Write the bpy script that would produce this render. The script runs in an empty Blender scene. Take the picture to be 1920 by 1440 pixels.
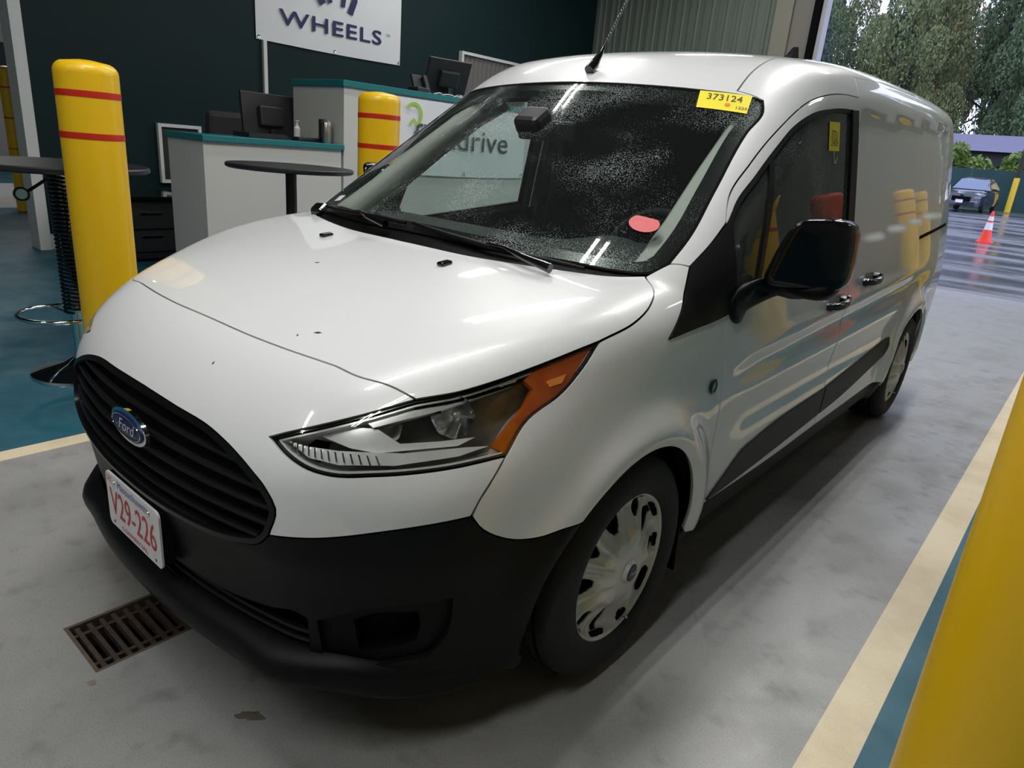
import bpy, bmesh, math, random
import numpy as np
from mathutils import Vector, Matrix, Euler
from mathutils.geometry import delaunay_2d_cdt
random.seed(7); np.random.seed(7)
SC=bpy.context.scene; COL=SC.collection
CAMLOC=(1.63079,-0.56864,1.36100); CAMROT=(1.239687,-0.083825,0.712988); CAMF=1288.191
SKY=2.6; LAMPW=45; TUBE=6.0
BX,BY=1.723,.424
T1=(-2.44,.685); CABC=(-2.6,.554,.930)
MIRC=(1.002,1.56,1.143); MIRS=(.172,.13,.205)
FIN=(.33,2.80); PLX,PLY=-2.85,44.9; CARX,CARY,CARRZ=-4.15,41.5,-.05
# ---------------- camera, world, exposure ----------------
cam_d=bpy.data.cameras.new('camera'); cam=bpy.data.objects.new('camera',cam_d); COL.objects.link(cam)
cam.location=CAMLOC; cam.rotation_euler=CAMROT
cam_d.sensor_width=36; cam_d.lens=CAMF*36/1920; cam_d.clip_start=.02; cam_d.clip_end=400
SC.camera=cam
SC.view_settings.view_transform='Standard'; SC.view_settings.look='None'; SC.view_settings.gamma=1
SC.view_settings.use_curve_mapping=False; SC.view_settings.exposure=0.0
W=bpy.data.worlds.new('overcast'); SC.world=W; W.use_nodes=True
wn=W.node_tree; bg=wn.nodes['Background']
tc=wn.nodes.new('ShaderNodeTexCoord'); nz=wn.nodes.new('ShaderNodeTexNoise'); nz.inputs['Scale'].default_value=1.6; nz.inputs['Detail'].default_value=5
rp=wn.nodes.new('ShaderNodeValToRGB'); rp.color_ramp.elements[0].color=(.50,.57,.82,1); rp.color_ramp.elements[1].color=(.66,.72,.92,1)
rp.color_ramp.elements[0].position=.35; rp.color_ramp.elements[1].position=.65
wn.links.new(tc.outputs['Generated'],nz.inputs['Vector']); wn.links.new(nz.outputs['Fac'],rp.inputs['Fac']); wn.links.new(rp.outputs['Color'],bg.inputs['Color'])
bg.inputs['Strength'].default_value=SKY
LAMPS=[(-.38,.38,2.1),(.55,4.6,2.3),(.2,7.8,1.5),(-2.6,4.2,1.2),(-4.9,6.6,1),(-3.0,8.6,.8),(3.2,8.2,.25),(-1.6,-3.9,1),(1.3,-1.9,1.3),(-12.5,3.6,1.9)]  # last two lamps are added, to brighten the near bollard and far left room
LAMPZ=4.75
for i,(x,y,wt_) in enumerate(LAMPS):
    for s_ in (-.075,.075):
        l=bpy.data.lights.new('strip_lamp_light','AREA'); l.shape='RECTANGLE'; l.size=.05; l.size_y=2.3; l.energy=LAMPW*.5*wt_; l.color=(1,.995,.975)
        o=bpy.data.objects.new('strip_lamp_light',l); COL.objects.link(o); o.location=(x+s_,y,LAMPZ-.06)

# ---------------- materials ----------------
def nt(m): return m.node_tree.nodes,m.node_tree.links
def M(name,col,rough=.5,metal=0,coat=0,noise=0,nscale=8,bump=0,bscale=60,emit=0,spec=.5,coatr=.04,alpha=1,rnoise=0):
    m=bpy.data.materials.new(name); m.use_nodes=True; n,l=nt(m); b=n['Principled BSDF']
    b.inputs['Base Color'].default_value=(*col,1); b.inputs['Roughness'].default_value=rough; b.inputs['Metallic'].default_value=metal
    b.inputs['Coat Weight'].default_value=coat; b.inputs['Coat Roughness'].default_value=coatr; b.inputs['Specular IOR Level'].default_value=spec
    t=n.new('ShaderNodeTexCoord')
    if noise or rnoise:
        z=n.new('ShaderNodeTexNoise'); z.inputs['Scale'].default_value=nscale; z.inputs['Detail'].default_value=6; l.new(t.outputs['Object'],z.inputs['Vector'])
        if noise:
            x=n.new('ShaderNodeMix'); x.data_type='RGBA'; x.inputs[6].default_value=(*[c*(1-noise) for c in col],1); x.inputs[7].default_value=(*[min(c*(1+noise),1) for c in col],1)
            l.new(z.outputs['Fac'],x.inputs[0]); l.new(x.outputs[2],b.inputs['Base Color'])
        if rnoise:
            q=n.new('ShaderNodeMapRange'); q.inputs[1].default_value=.35;q.inputs[2].default_value=.65;q.inputs[3].default_value=max(rough-rnoise,.02); q.inputs[4].default_value=rough+rnoise; l.new(z.outputs['Fac'],q.inputs[0]); l.new(q.outputs[0],b.inputs['Roughness'])
    if bump:
        z=n.new('ShaderNodeTexNoise'); z.inputs['Scale'].default_value=bscale; z.inputs['Detail'].default_value=4; l.new(t.outputs['Object'],z.inputs['Vector'])
        bb=n.new('ShaderNodeBump'); bb.inputs['Strength'].default_value=bump; bb.inputs['Distance'].default_value=.01; l.new(z.outputs['Fac'],bb.inputs['Height']); l.new(bb.outputs[0],b.inputs['Normal'])
    if emit:
        b.inputs['Emission Color'].default_value=(*col,1); b.inputs['Emission Strength'].default_value=emit
    return m
def glass(name,tint,rough=.0,drops=0,refl=1.45,dscale=90,dust=0):
    m=bpy.data.materials.new(name); m.use_nodes=True; n,l=nt(m); n.remove(n['Principled BSDF']); out=n['Material Output']
    tr=n.new('ShaderNodeBsdfTransparent'); tr.inputs[0].default_value=(*tint,1)
    g=n.new('ShaderNodeBsdfGlossy'); g.inputs['Roughness'].default_value=rough
    f=n.new('ShaderNodeFresnel'); ge=n.new('ShaderNodeNewGeometry'); im=n.new('ShaderNodeMapRange'); im.inputs[3].default_value=refl; im.inputs[4].default_value=1/refl; l.new(ge.outputs['Backfacing'],im.inputs[0]); l.new(im.outputs[0],f.inputs[0])
    x=n.new('ShaderNodeMixShader'); l.new(f.outputs[0],x.inputs[0]); l.new(tr.outputs[0],x.inputs[1]); l.new(g.outputs[0],x.inputs[2])
    last=x
    if drops:
        t=n.new('ShaderNodeTexCoord'); v=n.new('ShaderNodeTexVoronoi'); v.inputs['Scale'].default_value=dscale; l.new(t.outputs['Object'],v.inputs['Vector'])
        z=n.new('ShaderNodeTexNoise'); z.inputs['Scale'].default_value=3.0; z.inputs['Detail'].default_value=3; l.new(t.outputs['Object'],z.inputs['Vector'])
        mr=n.new('ShaderNodeMapRange'); mr.inputs[1].default_value=.42; mr.inputs[2].default_value=.62; mr.inputs[3].default_value=.07; mr.inputs[4].default_value=.42; l.new(z.outputs['Fac'],mr.inputs[0])
        lt=n.new('ShaderNodeMath'); lt.operation='LESS_THAN'; l.new(v.outputs['Distance'],lt.inputs[0]); l.new(mr.outputs[0],lt.inputs[1])
        mu=n.new('ShaderNodeMath'); mu.operation='MULTIPLY'; mu.inputs[1].default_value=drops; l.new(lt.outputs[0],mu.inputs[0])
        bu=n.new('ShaderNodeBump'); bu.inputs['Strength'].default_value=.6; bu.inputs['Distance'].default_value=.003; l.new(lt.outputs[0],bu.inputs['Height']); l.new(bu.outputs[0],g.inputs['Normal'])
        d=n.new('ShaderNodeBsdfPrincipled'); d.inputs['Base Color'].default_value=(.6,.66,.66,1); d.inputs['Roughness'].default_value=.1
        y=n.new('ShaderNodeMixShader'); l.new(mu.outputs[0],y.inputs[0]); l.new(last.outputs[0],y.inputs[1]); l.new(d.outputs[0],y.inputs[2]); last=y
    if dust:
        d=n.new('ShaderNodeBsdfDiffuse'); d.inputs[0].default_value=(.5,.58,.55,1); y=n.new('ShaderNodeMixShader'); y.inputs[0].default_value=dust
        l.new(last.outputs[0],y.inputs[1]); l.new(d.outputs[0],y.inputs[2]); last=y
    l.new(last.outputs[0],out.inputs[0]); return m
paint=M('white_paint',(.80,.81,.81),.35,coat=1,coatr=.03)
blackp=M('black_textured_plastic',(.004,.004,.0045),.42,bump=.2,bscale=500,spec=.16)
greyp=M('dark_grey_plastic',(.0055,.0055,.006),.42,bump=.1,bscale=500,spec=.18)
gloss=M('gloss_black',(.005,.005,.006),.14,coat=.5)
surr=M('grille_surround_black',(.005,.005,.006),.28,spec=.3)
grilleb=M('grille_black',(.008,.008,.009),.28)
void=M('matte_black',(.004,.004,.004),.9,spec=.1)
trimg=M('trim_grey_plastic',(.024,.024,.026),.5,bump=.5,bscale=400,noise=.3,nscale=300)
chrome=M('chrome',(.85,.86,.87),.08,1)
satin=M('satin_reflector',(.62,.62,.60),.22,1)
amber=M('amber_lens',(.42,.075,.003),.2,noise=.3,nscale=40)
amberb=M('bright_amber',(.95,.30,.03),.2,coat=1)
ember=M('emblem_blue',(.012,.022,.10),.35,spec=.3)
mirb=M('mirror_shell_black',(.005,.005,.006),.16,spec=.3,coat=.08)
rubber=M('tyre_rubber',(.009,.009,.0095),.7,bump=.3,bscale=120)
hubm=M('hubcap_silver',(.60,.60,.57),.38,.35,noise=.06,nscale=20,coat=.3)
intd=M('interior_charcoal',(.022,.023,.025),.8)
intg=M('pillar_trim_grey',(.60,.58,.55),.7)
lampsil=M('lamp_silver',(.80,.80,.78),.28,.35,noise=.15,nscale=25)
winds=glass('windscreen_glass',(.70,.77,.73),drops=.34,dust=.015,dscale=230)
sideg=glass('side_glass',(.60,.68,.62),drops=.30,dust=.10,dscale=290)
farg=glass('clear_side_glass',(.80,.90,.86))
lensm=glass('headlamp_lens',(.97,.98,.98),rough=.02)
yellow=M('bollard_yellow',(.86,.52,.004),.38,coat=.2,noise=.05,nscale=3)
redb=M('red_band',(.55,.018,.008),.4)
teal=M('teal_wall_paint',(.005,.019,.020),.6,spec=.2,noise=.15,nscale=2)
tealedge=M('teal_laminate',(.012,.16,.17),.35)
whitew=M('white_trim_paint',(.62,.64,.62),.5)
lam=M('counter_panel',(.52,.51,.48),.5,noise=.03,nscale=3)
cream=None
blk=M('black_matte_furniture',(.012,.012,.013),.5)
blkl=M('black_table_laminate',(.012,.012,.013),.42)
papery=M('yellow_sticker',(.95,.80,.01),.5)
paperr=M('red_sticker',(.80,.16,.17),.6,noise=.15,nscale=60)
ink=M('dark_ink',(.02,.02,.03),.6)
navy=M('navy_print',(.012,.014,.085),.6)
greyink=M('grey_print',(.06,.07,.07),.6)
greenp=M('green_print',(.30,.52,.03),.6)
platew=M('plate_white',(.78,.77,.76),.4)
redink=M('red_ink',(.55,.03,.04),.5)
blueink=M('blue_ink',(.10,.14,.5),.5)
vinyl=M('banner_vinyl',(.68,.69,.70),.5,bump=.6,bscale=2.5)
ORANGE=M('cone_orange',(.95,.055,.02),.5)

def floor_mat(name,col,rough=.3,spots=.5,speck=.35):
    m=M(name,col,rough); n,l=nt(m); b=n['Principled BSDF']; t=n.new('ShaderNodeTexCoord')
    a=n.new('ShaderNodeTexNoise'); a.inputs['Scale'].default_value=2.2; a.inputs['Detail'].default_value=8; a.inputs['Roughness'].default_value=.65
    v=n.new('ShaderNodeTexNoise'); v.inputs['Scale'].default_value=260; v.inputs['Detail'].default_value=2
    s=n.new('ShaderNodeTexVoronoi'); s.inputs['Scale'].default_value=38
    w=n.new('ShaderNodeTexNoise'); w.inputs['Scale'].default_value=9; w.inputs['Detail'].default_value=7
    for q in (a,v,s,w): l.new(t.outputs['Object'],q.inputs['Vector'])
    def mix(f,c1,c2,lo,hi,amt):
        r=n.new('ShaderNodeMapRange'); r.inputs[1].default_value=lo; r.inputs[2].default_value=hi; r.inputs[4].default_value=amt; l.new(f,r.inputs[0])
        x=n.new('ShaderNodeMix'); x.data_type='RGBA'; l.new(r.outputs[0],x.inputs[0])
        if isinstance(c1,tuple): x.inputs[6].default_value=(*c1,1)
        else: l.new(c1,x.inputs[6])
        x.inputs[7].default_value=(*c2,1); return x.outputs[2]
    c=mix(a.outputs['Fac'],col,tuple(k*.72 for k in col),.45,.75,.8)
    c=mix(w.outputs['Fac'],c,tuple(k*.62+.01 for k in col),.56,.70,spots)
    c=mix(v.outputs['Fac'],c,tuple(k*.35 for k in col),.57,.66,speck)
    lt=n.new('ShaderNodeMath'); lt.operation='LESS_THAN'; lt.inputs[1].default_value=.05; l.new(s.outputs['Distance'],lt.inputs[0])
    c=mix(lt.outputs[0],c,(.05,.045,.04),0,1,.35*spots)
    l.new(c,b.inputs['Base Color'])
    r=n.new('ShaderNodeMapRange'); r.inputs[1].default_value=.35; r.inputs[2].default_value=.65; r.inputs[3].default_value=rough-.08; r.inputs[4].default_value=rough+.18; l.new(a.outputs['Fac'],r.inputs[0]); l.new(r.outputs[0],b.inputs['Roughness'])
    bu=n.new('ShaderNodeBump'); bu.inputs['Strength'].default_value=.12; bu.inputs['Distance'].default_value=.004; l.new(v.outputs['Fac'],bu.inputs['Height']); l.new(bu.outputs[0],b.inputs['Normal'])
    return m
fgrey=floor_mat('grey_epoxy_floor',(.29,.29,.285),.36,.85,.5)
fblue=floor_mat('blue_epoxy_floor',(.008,.105,.155),.42,.15,.25)
fcream=floor_mat('cream_floor_stripe',(.74,.63,.43),.45,.15,.25)
flight=floor_mat('light_floor_lane',(.5,.5,.5),.4,.2,.2)

# ---------------- mesh helpers ----------------
def obj(name,verts,faces,mat,parent=None,smooth=False,mats=None,midx=None):
    me=bpy.data.meshes.new(name); me.from_pydata([tuple(map(float,v)) for v in verts],[],faces); 
    for mm in (mats or [mat]): me.materials.append(mm)
    if midx is not None: me.polygons.foreach_set('material_index',midx)
    if smooth: me.polygons.foreach_set('use_smooth',[True]*len(me.polygons))
    me.update(); o=bpy.data.objects.new(name,me); COL.objects.link(o)
    if parent: par(o,parent)
    return o
def par(o,p):
    o.parent=p; o.matrix_parent_inverse=p.matrix_basis.inverted() if not p.parent else (p.parent.matrix_basis@p.matrix_parent_inverse@p.matrix_basis).inverted() if False else Matrix.Translation(-root_loc(p))
def root_loc(p):
    while p.parent: p=p.parent
    return p.location.copy()
def par(o,p):
    o.parent=p
    if not p.parent: o.matrix_parent_inverse=Matrix.Translation(-p.location)
def bobj(name,bm,mat,parent=None,smooth=False,auto=None,mats=None):
    me=bpy.data.meshes.new(name)
    if auto is not None:
        for f in bm.faces: f.smooth=True
        for e in bm.edges:
            if len(e.link_faces)==2 and e.calc_face_angle(0)>auto: e.smooth=False
    elif smooth:
        for f in bm.faces: f.smooth=True
    bm.to_mesh(me); bm.free()
    for mm in (mats or [mat]): me.materials.append(mm)
    o=bpy.data.objects.new(name,me); COL.objects.link(o)
    if parent: par(o,parent)
    return o
def box(bm,c,s,rot=None,bev=0,mi=0):
    r=bmesh.ops.create_cube(bm,size=1); vs=r['verts']; m=Matrix.Translation(c)@(rot.to_4x4() if rot else Matrix())@Matrix.Diagonal((*s,1))
    bmesh.ops.transform(bm,matrix=m,verts=vs)
    fs=set(f for v in vs for f in v.link_faces)
    for f in fs: f.material_index=mi
    if bev:
        es=set(e for v in vs for e in v.link_edges); bmesh.ops.bevel(bm,geom=list(es),offset=bev,segments=2,affect='EDGES',profile=.5)
    return vs
def mbox(name,c,s,mat,parent=None,rot=None,bev=0):
    bm=bmesh.new(); box(bm,c,s,rot,bev); return bobj(name,bm,mat,parent)
def ring(prof,c,n=48,axis='Z',close=False,bm=None,a0=0,a1=2*math.pi):
    """lathe: prof [(r,h)]"""
    bm=bm or bmesh.new(); rows=[]; full=abs(a1-a0-2*math.pi)<1e-6
    for r,h in prof:
        row=[]
        for k in range(n if full else n+1):
            a=a0+(a1-a0)*k/n; x,y=r*math.cos(a),r*math.sin(a)
            p={'Z':(x,y,h),'X':(h,x,y),'Y':(x,h,y)}[axis]
            row.append(bm.verts.new((c[0]+p[0],c[1]+p[1],c[2]+p[2])))
        rows.append(row)
    m=len(rows[0])
    for i in range(len(rows)-1):
        for k in range(m if full else m-1):
            k2=(k+1)%m; bm.faces.new((rows[i][k],rows[i][k2],rows[i+1][k2],rows[i+1][k]))
    if close and full:
        for row,rev in ((rows[0],True),(rows[-1],False)):
            bm.faces.new(row[::-1] if rev else row)
    bmesh.ops.recalc_face_normals(bm,faces=bm.faces)
    return bm
def lathe(name,prof,c,mat,parent=None,n=48,axis='Z',close=True,auto=.6):
    return bobj(name,ring(prof,c,n,axis,close),mat,parent,auto=auto)
def tube(name,pts,r,mat,parent=None,n=10,rad=None,closed=False,bm=None,ret=False):
    bm=bm or bmesh.new(); P=[Vector(p) for p in pts]; rows=[]; N=len(P); up=None
    for i,p in enumerate(P):
        t=(P[(i+1)%N]-P[i-1]) if closed else (P[min(i+1,N-1)]-P[max(i-1,0)]); t.normalize()
        if up is None: up=t.orthogonal().normalized()
        up=(up-t*up.dot(t)).normalized(); s=t.cross(up); rr=rad[i] if rad else r
        rows.append([bm.verts.new(p+(up*math.cos(2*math.pi*k/n)+s*math.sin(2*math.pi*k/n))*rr) for k in range(n)])
    for i in range(N if closed else N-1):
        a,b=rows[i],rows[(i+1)%N]
        for k in range(n): bm.faces.new((a[k],a[(k+1)%n],b[(k+1)%n],b[k]))
    if not closed: bm.faces.new(rows[0][::-1]); bm.faces.new(rows[-1])
    bmesh.ops.recalc_face_normals(bm,faces=bm.faces)
    if ret: return bm
    return bobj(name,bm,mat,parent,auto=.9)
def thing(name,loc,label,cat,group=None):
    o=bpy.data.objects.new(name,None); COL.objects.link(o); o.location=loc; o.empty_display_size=.1
    o['label']=label; o['category']=cat
    if group: o['group']=group
    return o
def tag(o,label,cat,group=None):
    o['label']=label; o['category']=cat
    if group: o['group']=group
    return o
def struct(o): o['kind']='structure'; return o
def text(name,s,mat,parent,origin,xdir,ydir,size,ext=.0008,shear=0,align='CENTER',width=None,offset=0,space=1):
    cu=bpy.data.curves.new('txt','FONT'); cu.body=s; cu.size=1; cu.extrude=0; cu.align_x=align; cu.align_y='CENTER'; cu.shear=shear; cu.resolution_u=3; cu.offset=offset; cu.space_character=space
    to=bpy.data.objects.new('txt',cu); COL.objects.link(to); dg=bpy.context.evaluated_depsgraph_get(); dg.update()
    me=bpy.data.meshes.new_from_object(to.evaluated_get(dg)); bpy.data.objects.remove(to)
    co=np.array([v.co[:] for v in me.vertices]); 
    if len(co)==0: return None
    w=co[:,0].max()-co[:,0].min(); sx=size if width is None else width/w
    X=Vector(xdir).normalized(); Y=Vector(ydir).normalized(); N=X.cross(Y)
    for v,p in zip(me.vertices,co): v.co=Vector(origin)+X*p[0]*sx+Y*p[1]*size+N*ext
    me.materials.clear(); me.materials.append(mat); me.name=name; o=bpy.data.objects.new(name,me); COL.objects.link(o)
    if parent: par(o,parent)
    return o
def copytree(o,parent=None,loc=None):
    c=o.copy(); COL.objects.link(c)
    if parent: c.parent=parent
    if loc is not None: c.location=loc
    for ch in list(o.children): copytree(ch,c)
    return c
# ---------------- setting ----------------
def quadmesh(name,rects,z,mats):
    V=[];Fc=[];mi=[]
    for (x0,x1,y0,y1,m) in rects:
        k=len(V); V+=[(x0,y0,z),(x1,y0,z),(x1,y1,z),(x0,y1,z)]; Fc.append((k,k+1,k+2,k+3)); mi.append(m)
    return obj(name,V,Fc,None,mats=mats,midx=mi)
DX0,DX1,DY0,DY1=-.262,-.028,-.115,.62
YE=10.8
fl=quadmesh('floor',[(-17,-13.6,-7,YE,0),(-13.6,-9.95,-7,YE,3),(-9.95,-1.585,-7,YE,0),(-1.585,-1.49,-7,YE,2),(-1.49,DX0,-7,YE,1),
  (DX0,DX1,-7,DY0,1),(DX0,DX1,DY1,YE,1),(DX1,1.40,-7,YE,1),(1.40,1.51,-7,YE,2),(1.51,6.0,-7,YE,0)],0,[fblue,fgrey,fcream,flight])
struct(fl)
# drain: grate with bars in a recessed pit
rust=M('rusty_iron',(.060,.042,.030),.75,.4,noise=.5,nscale=30,bump=.5,bscale=80)
rustd=M('rusty_frame',(.10,.075,.05),.8,.2,noise=.5,nscale=25)
gr=thing('drain_grate',((DX0+DX1)/2,(DY0+DY1)/2,0),'rusty iron floor drain grate with cross bars, half under the front bumper','drain')
bm=bmesh.new()
for c,s in ((((DX0+DX1)/2,DY0+.005,-.06),(DX1-DX0,.01,.12)),(((DX0+DX1)/2,DY1-.005,-.06),(DX1-DX0,.01,.12)),((DX0+.005,(DY0+DY1)/2,-.06),(.01,DY1-DY0-.02,.12)),((DX1-.005,(DY0+DY1)/2,-.06),(.01,DY1-DY0-.02,.12))): box(bm,c,s)
bobj('frame',bm,rustd,gr)
mbox('pit_floor',((DX0+DX1)/2,(DY0+DY1)/2,-.13),(DX1-DX0,DY1-DY0,.02),void,gr)
y=DY0+.028
while y<DY1-.02:
    bm=bmesh.new(); box(bm,((DX0+DX1)/2,y,-.018),(DX1-DX0-.024,.013,.024),bev=.002); bobj('bar',bm,rust,gr); y+=.0315
for x in (DX0+.045,DX1-.045):
    mbox('rib',(x,(DY0+DY1)/2,-.019),(.012,DY1-DY0-.024,.02),rust,gr)
# stains on the floor
def stain(name,c,r,mat,label,ax=(1,0),el=2.0,seed=1,cat='stain',n=30):
    rnd=random.Random(seed); a0=math.atan2(ax[1],ax[0]); V=[(c[0],c[1],.0012)]; 
    ph=[rnd.random()*6.28 for _ in range(5)]
    for k in range(n):
        t=2*math.pi*k/n; q=r*(1+.18*math.sin(2*t+ph[0])+.14*math.sin(3*t+ph[1])+.1*math.sin(5*t+ph[2])+.08*math.sin(9*t+ph[3])); x,y=q*math.cos(t)*el,q*math.sin(t)
        V.append((c[0]+x*math.cos(a0)-y*math.sin(a0),c[1]+x*math.sin(a0)+y*math.cos(a0),.0008))
    o=obj(name,V,[(0,1+k,1+(k+1)%n) for k in range(n)],mat); return tag(o,label,cat)
stm=M('brown_stain',(.11,.10,.075),.6,noise=.5,nscale=40)
stain('floor_stain',(.367,.088),.016,stm,'brown leaf-shaped stain on the grey floor below the front bumper',(.8,.62),1.9,3)
stain('floor_mark',(.0,-.135),.008,M('rust_stain',(.21,.17,.12),.7,noise=.4,nscale=40),'small tan stain on the grey floor beside the drain grate',(.5,.6),1.6,5)
# walls
WX=-6.45; CZ=5.2
struct(mbox('wall_left',(WX-.1,(1.75+YE)/2,CZ/2),(.2,YE-1.75,CZ),teal))
struct(mbox('trim_1',(WX-.08,1.71,CZ/2),(.26,.10,CZ),whitew))
struct(mbox('baseboard_left',(WX+.008,(1.76+YE)/2,.075),(.016,YE-1.76,.15),whitew))
struct(mbox('wall_right',(5.1,1.9,CZ/2),(.2,17.8,CZ),M('right_wall_paint',(.22,.23,.20),.6,noise=.05,nscale=1)))
struct(mbox('trim_2',(4.985,1.9,.55),(.02,17.8,1.1),M('green_dado',(.16,.24,.20),.6)))
struct(mbox('wall_back',(-6,-7.1,CZ/2),(22.4,.2,CZ),M('back_wall_paint',(.30,.32,.31),.6)))
struct(mbox('wall_far_left',(-17.1,1.9,CZ/2),(.2,17.8,CZ),M('far_left_paint',(.40,.40,.39),.8)))
# end wall: corrugated sheet + column + door opening
corr=M('corrugated_green_sheet',(.14,.165,.14),.5,noise=.12,nscale=2)
V=[];Fc=[]; x=WX; k=0; prof=[(0,0),(.05,0),(.065,.03),(.10,.03),(.115,0),(.165,0),(.18,.012),(.20,.012),(.215,0),(.26,0)]
xs=[]
while x<-3.2:
    for dx,dy in prof[:-1]:
        if x+dx<-3.1: xs.append((x+dx,dy))
    x+=.26
for (xx,dy) in xs: V+=[(xx,YE-dy,0),(xx,YE-dy,CZ)]
for i in range(len(xs)-1): Fc.append((2*i,2*i+1,2*i+3,2*i+2))
struct(obj('wall_end',V,Fc,corr))
struct(mbox('wall_end_left',(-11.8,YE+.1,CZ/2),(10.7,.2,CZ),teal))
beige=M('beige_column_paint',(.24,.23,.19),.55,noise=.05)
struct(mbox('trim_3',(-2.98,YE-.02,CZ/2),(.26,.10,CZ),beige))
struct(mbox('trim_4',(-2.69,YE+.02,CZ/2),(.32,.08,CZ),M('taupe_column_paint',(.20,.185,.16),.55)))
struct(mbox('trim_5',(-2.49,YE+.02,CZ/2),(.10,.2,CZ),void))
struct(mbox('trim_6',(-2.40,YE+.06,CZ/2),(.06,.2,CZ),M('jamb_grey_white',(.42,.43,.46),.45)))
struct(mbox('wall_end_right',(3.33,YE+.1,CZ/2),(3.54,.2,CZ),M('end_wall_paint',(.26,.26,.22),.6)))
struct(mbox('wall_end_top',(-.2,YE+.1,4.75),(4.4,.2,.9),corr))
struct(mbox('trim_7',(-.2,YE+.04,-.008),(4.4,.22,.02),M('sill_concrete',(.16,.16,.17),.5,noise=.3,nscale=10)))
# ceiling: metal deck with purlins
deck=M('ceiling_deck',(.035,.04,.04),.6)
struct(mbox('ceiling',(-6,1.9,CZ+.05),(22.4,17.8,.1),deck))
beam=M('ceiling_beam',(.10,.11,.11),.5)
for i in range(9):
    struct(mbox('ceiling_beam',(-6,-6+i*2.0,CZ-.12),(22,.10,.22),beam))
hous=M('lamp_housing',(.6,.6,.6),.5); diff=M('lamp_tube',(1,.97,.9),.5,emit=TUBE)
LLAB=['over the van hood','over the van cargo roof','over the lane just inside the open door','between the van and the tall counter','over the tall counter by the teal wall','near the corrugated end wall','right of the lane near the open door','behind the camera on the left','added behind the camera to brighten the near bollard','added to brighten the far left room']
for i,(x,y,wt_) in enumerate(LAMPS):
    t=thing('strip_lamp',(x,y,LAMPZ),'white twin tube ceiling strip lamp '+LLAB[i],'lamp','ceiling strip lamps')
    mbox('housing',(x,y,LAMPZ+.03),(.30,2.44,.08),hous,t)
    for s in (-.075,.075): tube('tube',[(x+s,y-1.17,LAMPZ-.03),(x+s,y+1.17,LAMPZ-.03)],.018,diff,t,8)
    for s in (-1,1): tube('hanger',[(x,y+s*.9,LAMPZ+.07),(x,y+s*.9,CZ)],.006,hous,t,6)

# ---------------- bollards ----------------
def bollard(x,y,h,label,D=.25,mat=yellow,bands=((-.13,.026),(-.30,.026)),group='yellow bollards along the drive lane'):
    t=thing('bollard',(x,y,0),label,'bollard',group); r=D/2
    prof=[(r*.995,0),(r,.01),(r,h-.05)]+[(r-.045+.045*math.cos(a),h-.045+.045*math.sin(a)) for a in np.linspace(0,math.pi/2,6)]+[(.03,h+.008),(.001,h+.009)]
    lathe('sleeve',prof,(x,y,0),mat,t,56,close=False)
    for dz,w in bands:
        lathe('band',[(r+.0012,h+dz-w/2),(r+.0018,h+dz),(r+.0012,h+dz+w/2)],(x,y,0),redb,t,56,close=False)
    return t
bollard(-1.90,.67,1.555,'large yellow bollard with two red bands at the left of the white van')
bollard(-1.89,2.26,1.60,'yellow bollard with two red bands in front of the tall white counter')
bollard(BX,BY,1.5,'very close yellow bollard cutting the lower right edge of the photo',bands=((-.13,.026),(-.28,.026)))
bollard(1.9,9.0,1.68,'yellow bollard right of the bay seen as a reflection in the sliding door')
bollard(1.9,4.25,1.6,'yellow bollard right of the bay seen as a reflection in the front door glass')
bollard(1.92,10.25,1.68,'yellow bollard nearest the open door, seen reflected in the van side')
bollard(-9.62,2.43,1.80,'thin yellow bollard beyond the white wall post at the left edge',D=.17,bands=((-.25,.02),(-.62,.02),(-1.0,.012)))
bollard(1.93,5.95,1.6,'red post right of the bay seen as a reflection in the front door glass',D=.28,mat=M('red_orange_plastic',(.6,.07,.03),.4),bands=(),group='red posts')

# ---------------- tables, stool ----------------
def bar_table(x,y,label,r=.40,z=1.10,chr_=False):
    t=thing('bar_table',(x,y,0),label,'table','black round bar tables beside the counters')
    lathe('tabletop',[(0.001,z-.03),(r-.012,z-.03),(r,z-.022),(r,z-.006),(r-.006,z),(0.001,z)],(x,y,0),blkl,t,64,close=False)
    if chr_:
        lathe('pedestal',[(.03,.10),(.026,.45),(.03,.46),(.03,z-.03)],(x,y,0),chrome,t,24,close=False)
        lathe('base',[(.245,0),(.242,.012),(.19,.030),(.09,.060),(.04,.09),(.03,.12)],(x,y,0),chrome,t,56,close=False)
    else:
        lathe('pedestal',[(.045,.02),(.035,.05),(.035,z-.03)],(x,y,0),blk,t,24,close=False)
        lathe('base',[(.001,.028),(.10,.025),(.24,.012),(.25,0)],(x,y,0),blk,t,48,close=False)
    return t
t1=bar_table(T1[0],T1[1],'round black bar table on a chrome pedestal with footrest ring at the left edge',.41,1.10,True)
bar_table(-2.52,2.05,'round black bar table in front of the low white counter',.40,1.13)
coilp=[]
for k in range(34*14):
    a=2*math.pi*k/14; z=1.05-.71*k/(34*14); coilp.append((T1[0]+.052*math.cos(a),T1[1]+.052*math.sin(a),z))
tag(tube('coiled_cord',coilp,.008,gloss,None,6),'black coiled cord wound around the post of the left bar table','cord')
pts=[(-2.57,.77,1.048),(-2.59,.71,1.035),(-2.6,.65,.99),(-2.6,CABC[1]+.028,CABC[2]+.014)]
cc=thing('hanging_cable',(-2.6,.6,.95),'black cable with a silver disc hanging below the left table edge','cable')
sp=[Vector(pts[0]).lerp(Vector(pts[1]),k/4) for k in range(4)]+[Vector(pts[1]).lerp(Vector(pts[2]),k/4) for k in range(4)]+[Vector(pts[2]).lerp(Vector(pts[3]),k/4) for k in range(5)]
tube('cable',sp,.008,blk,cc,8)
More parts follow.
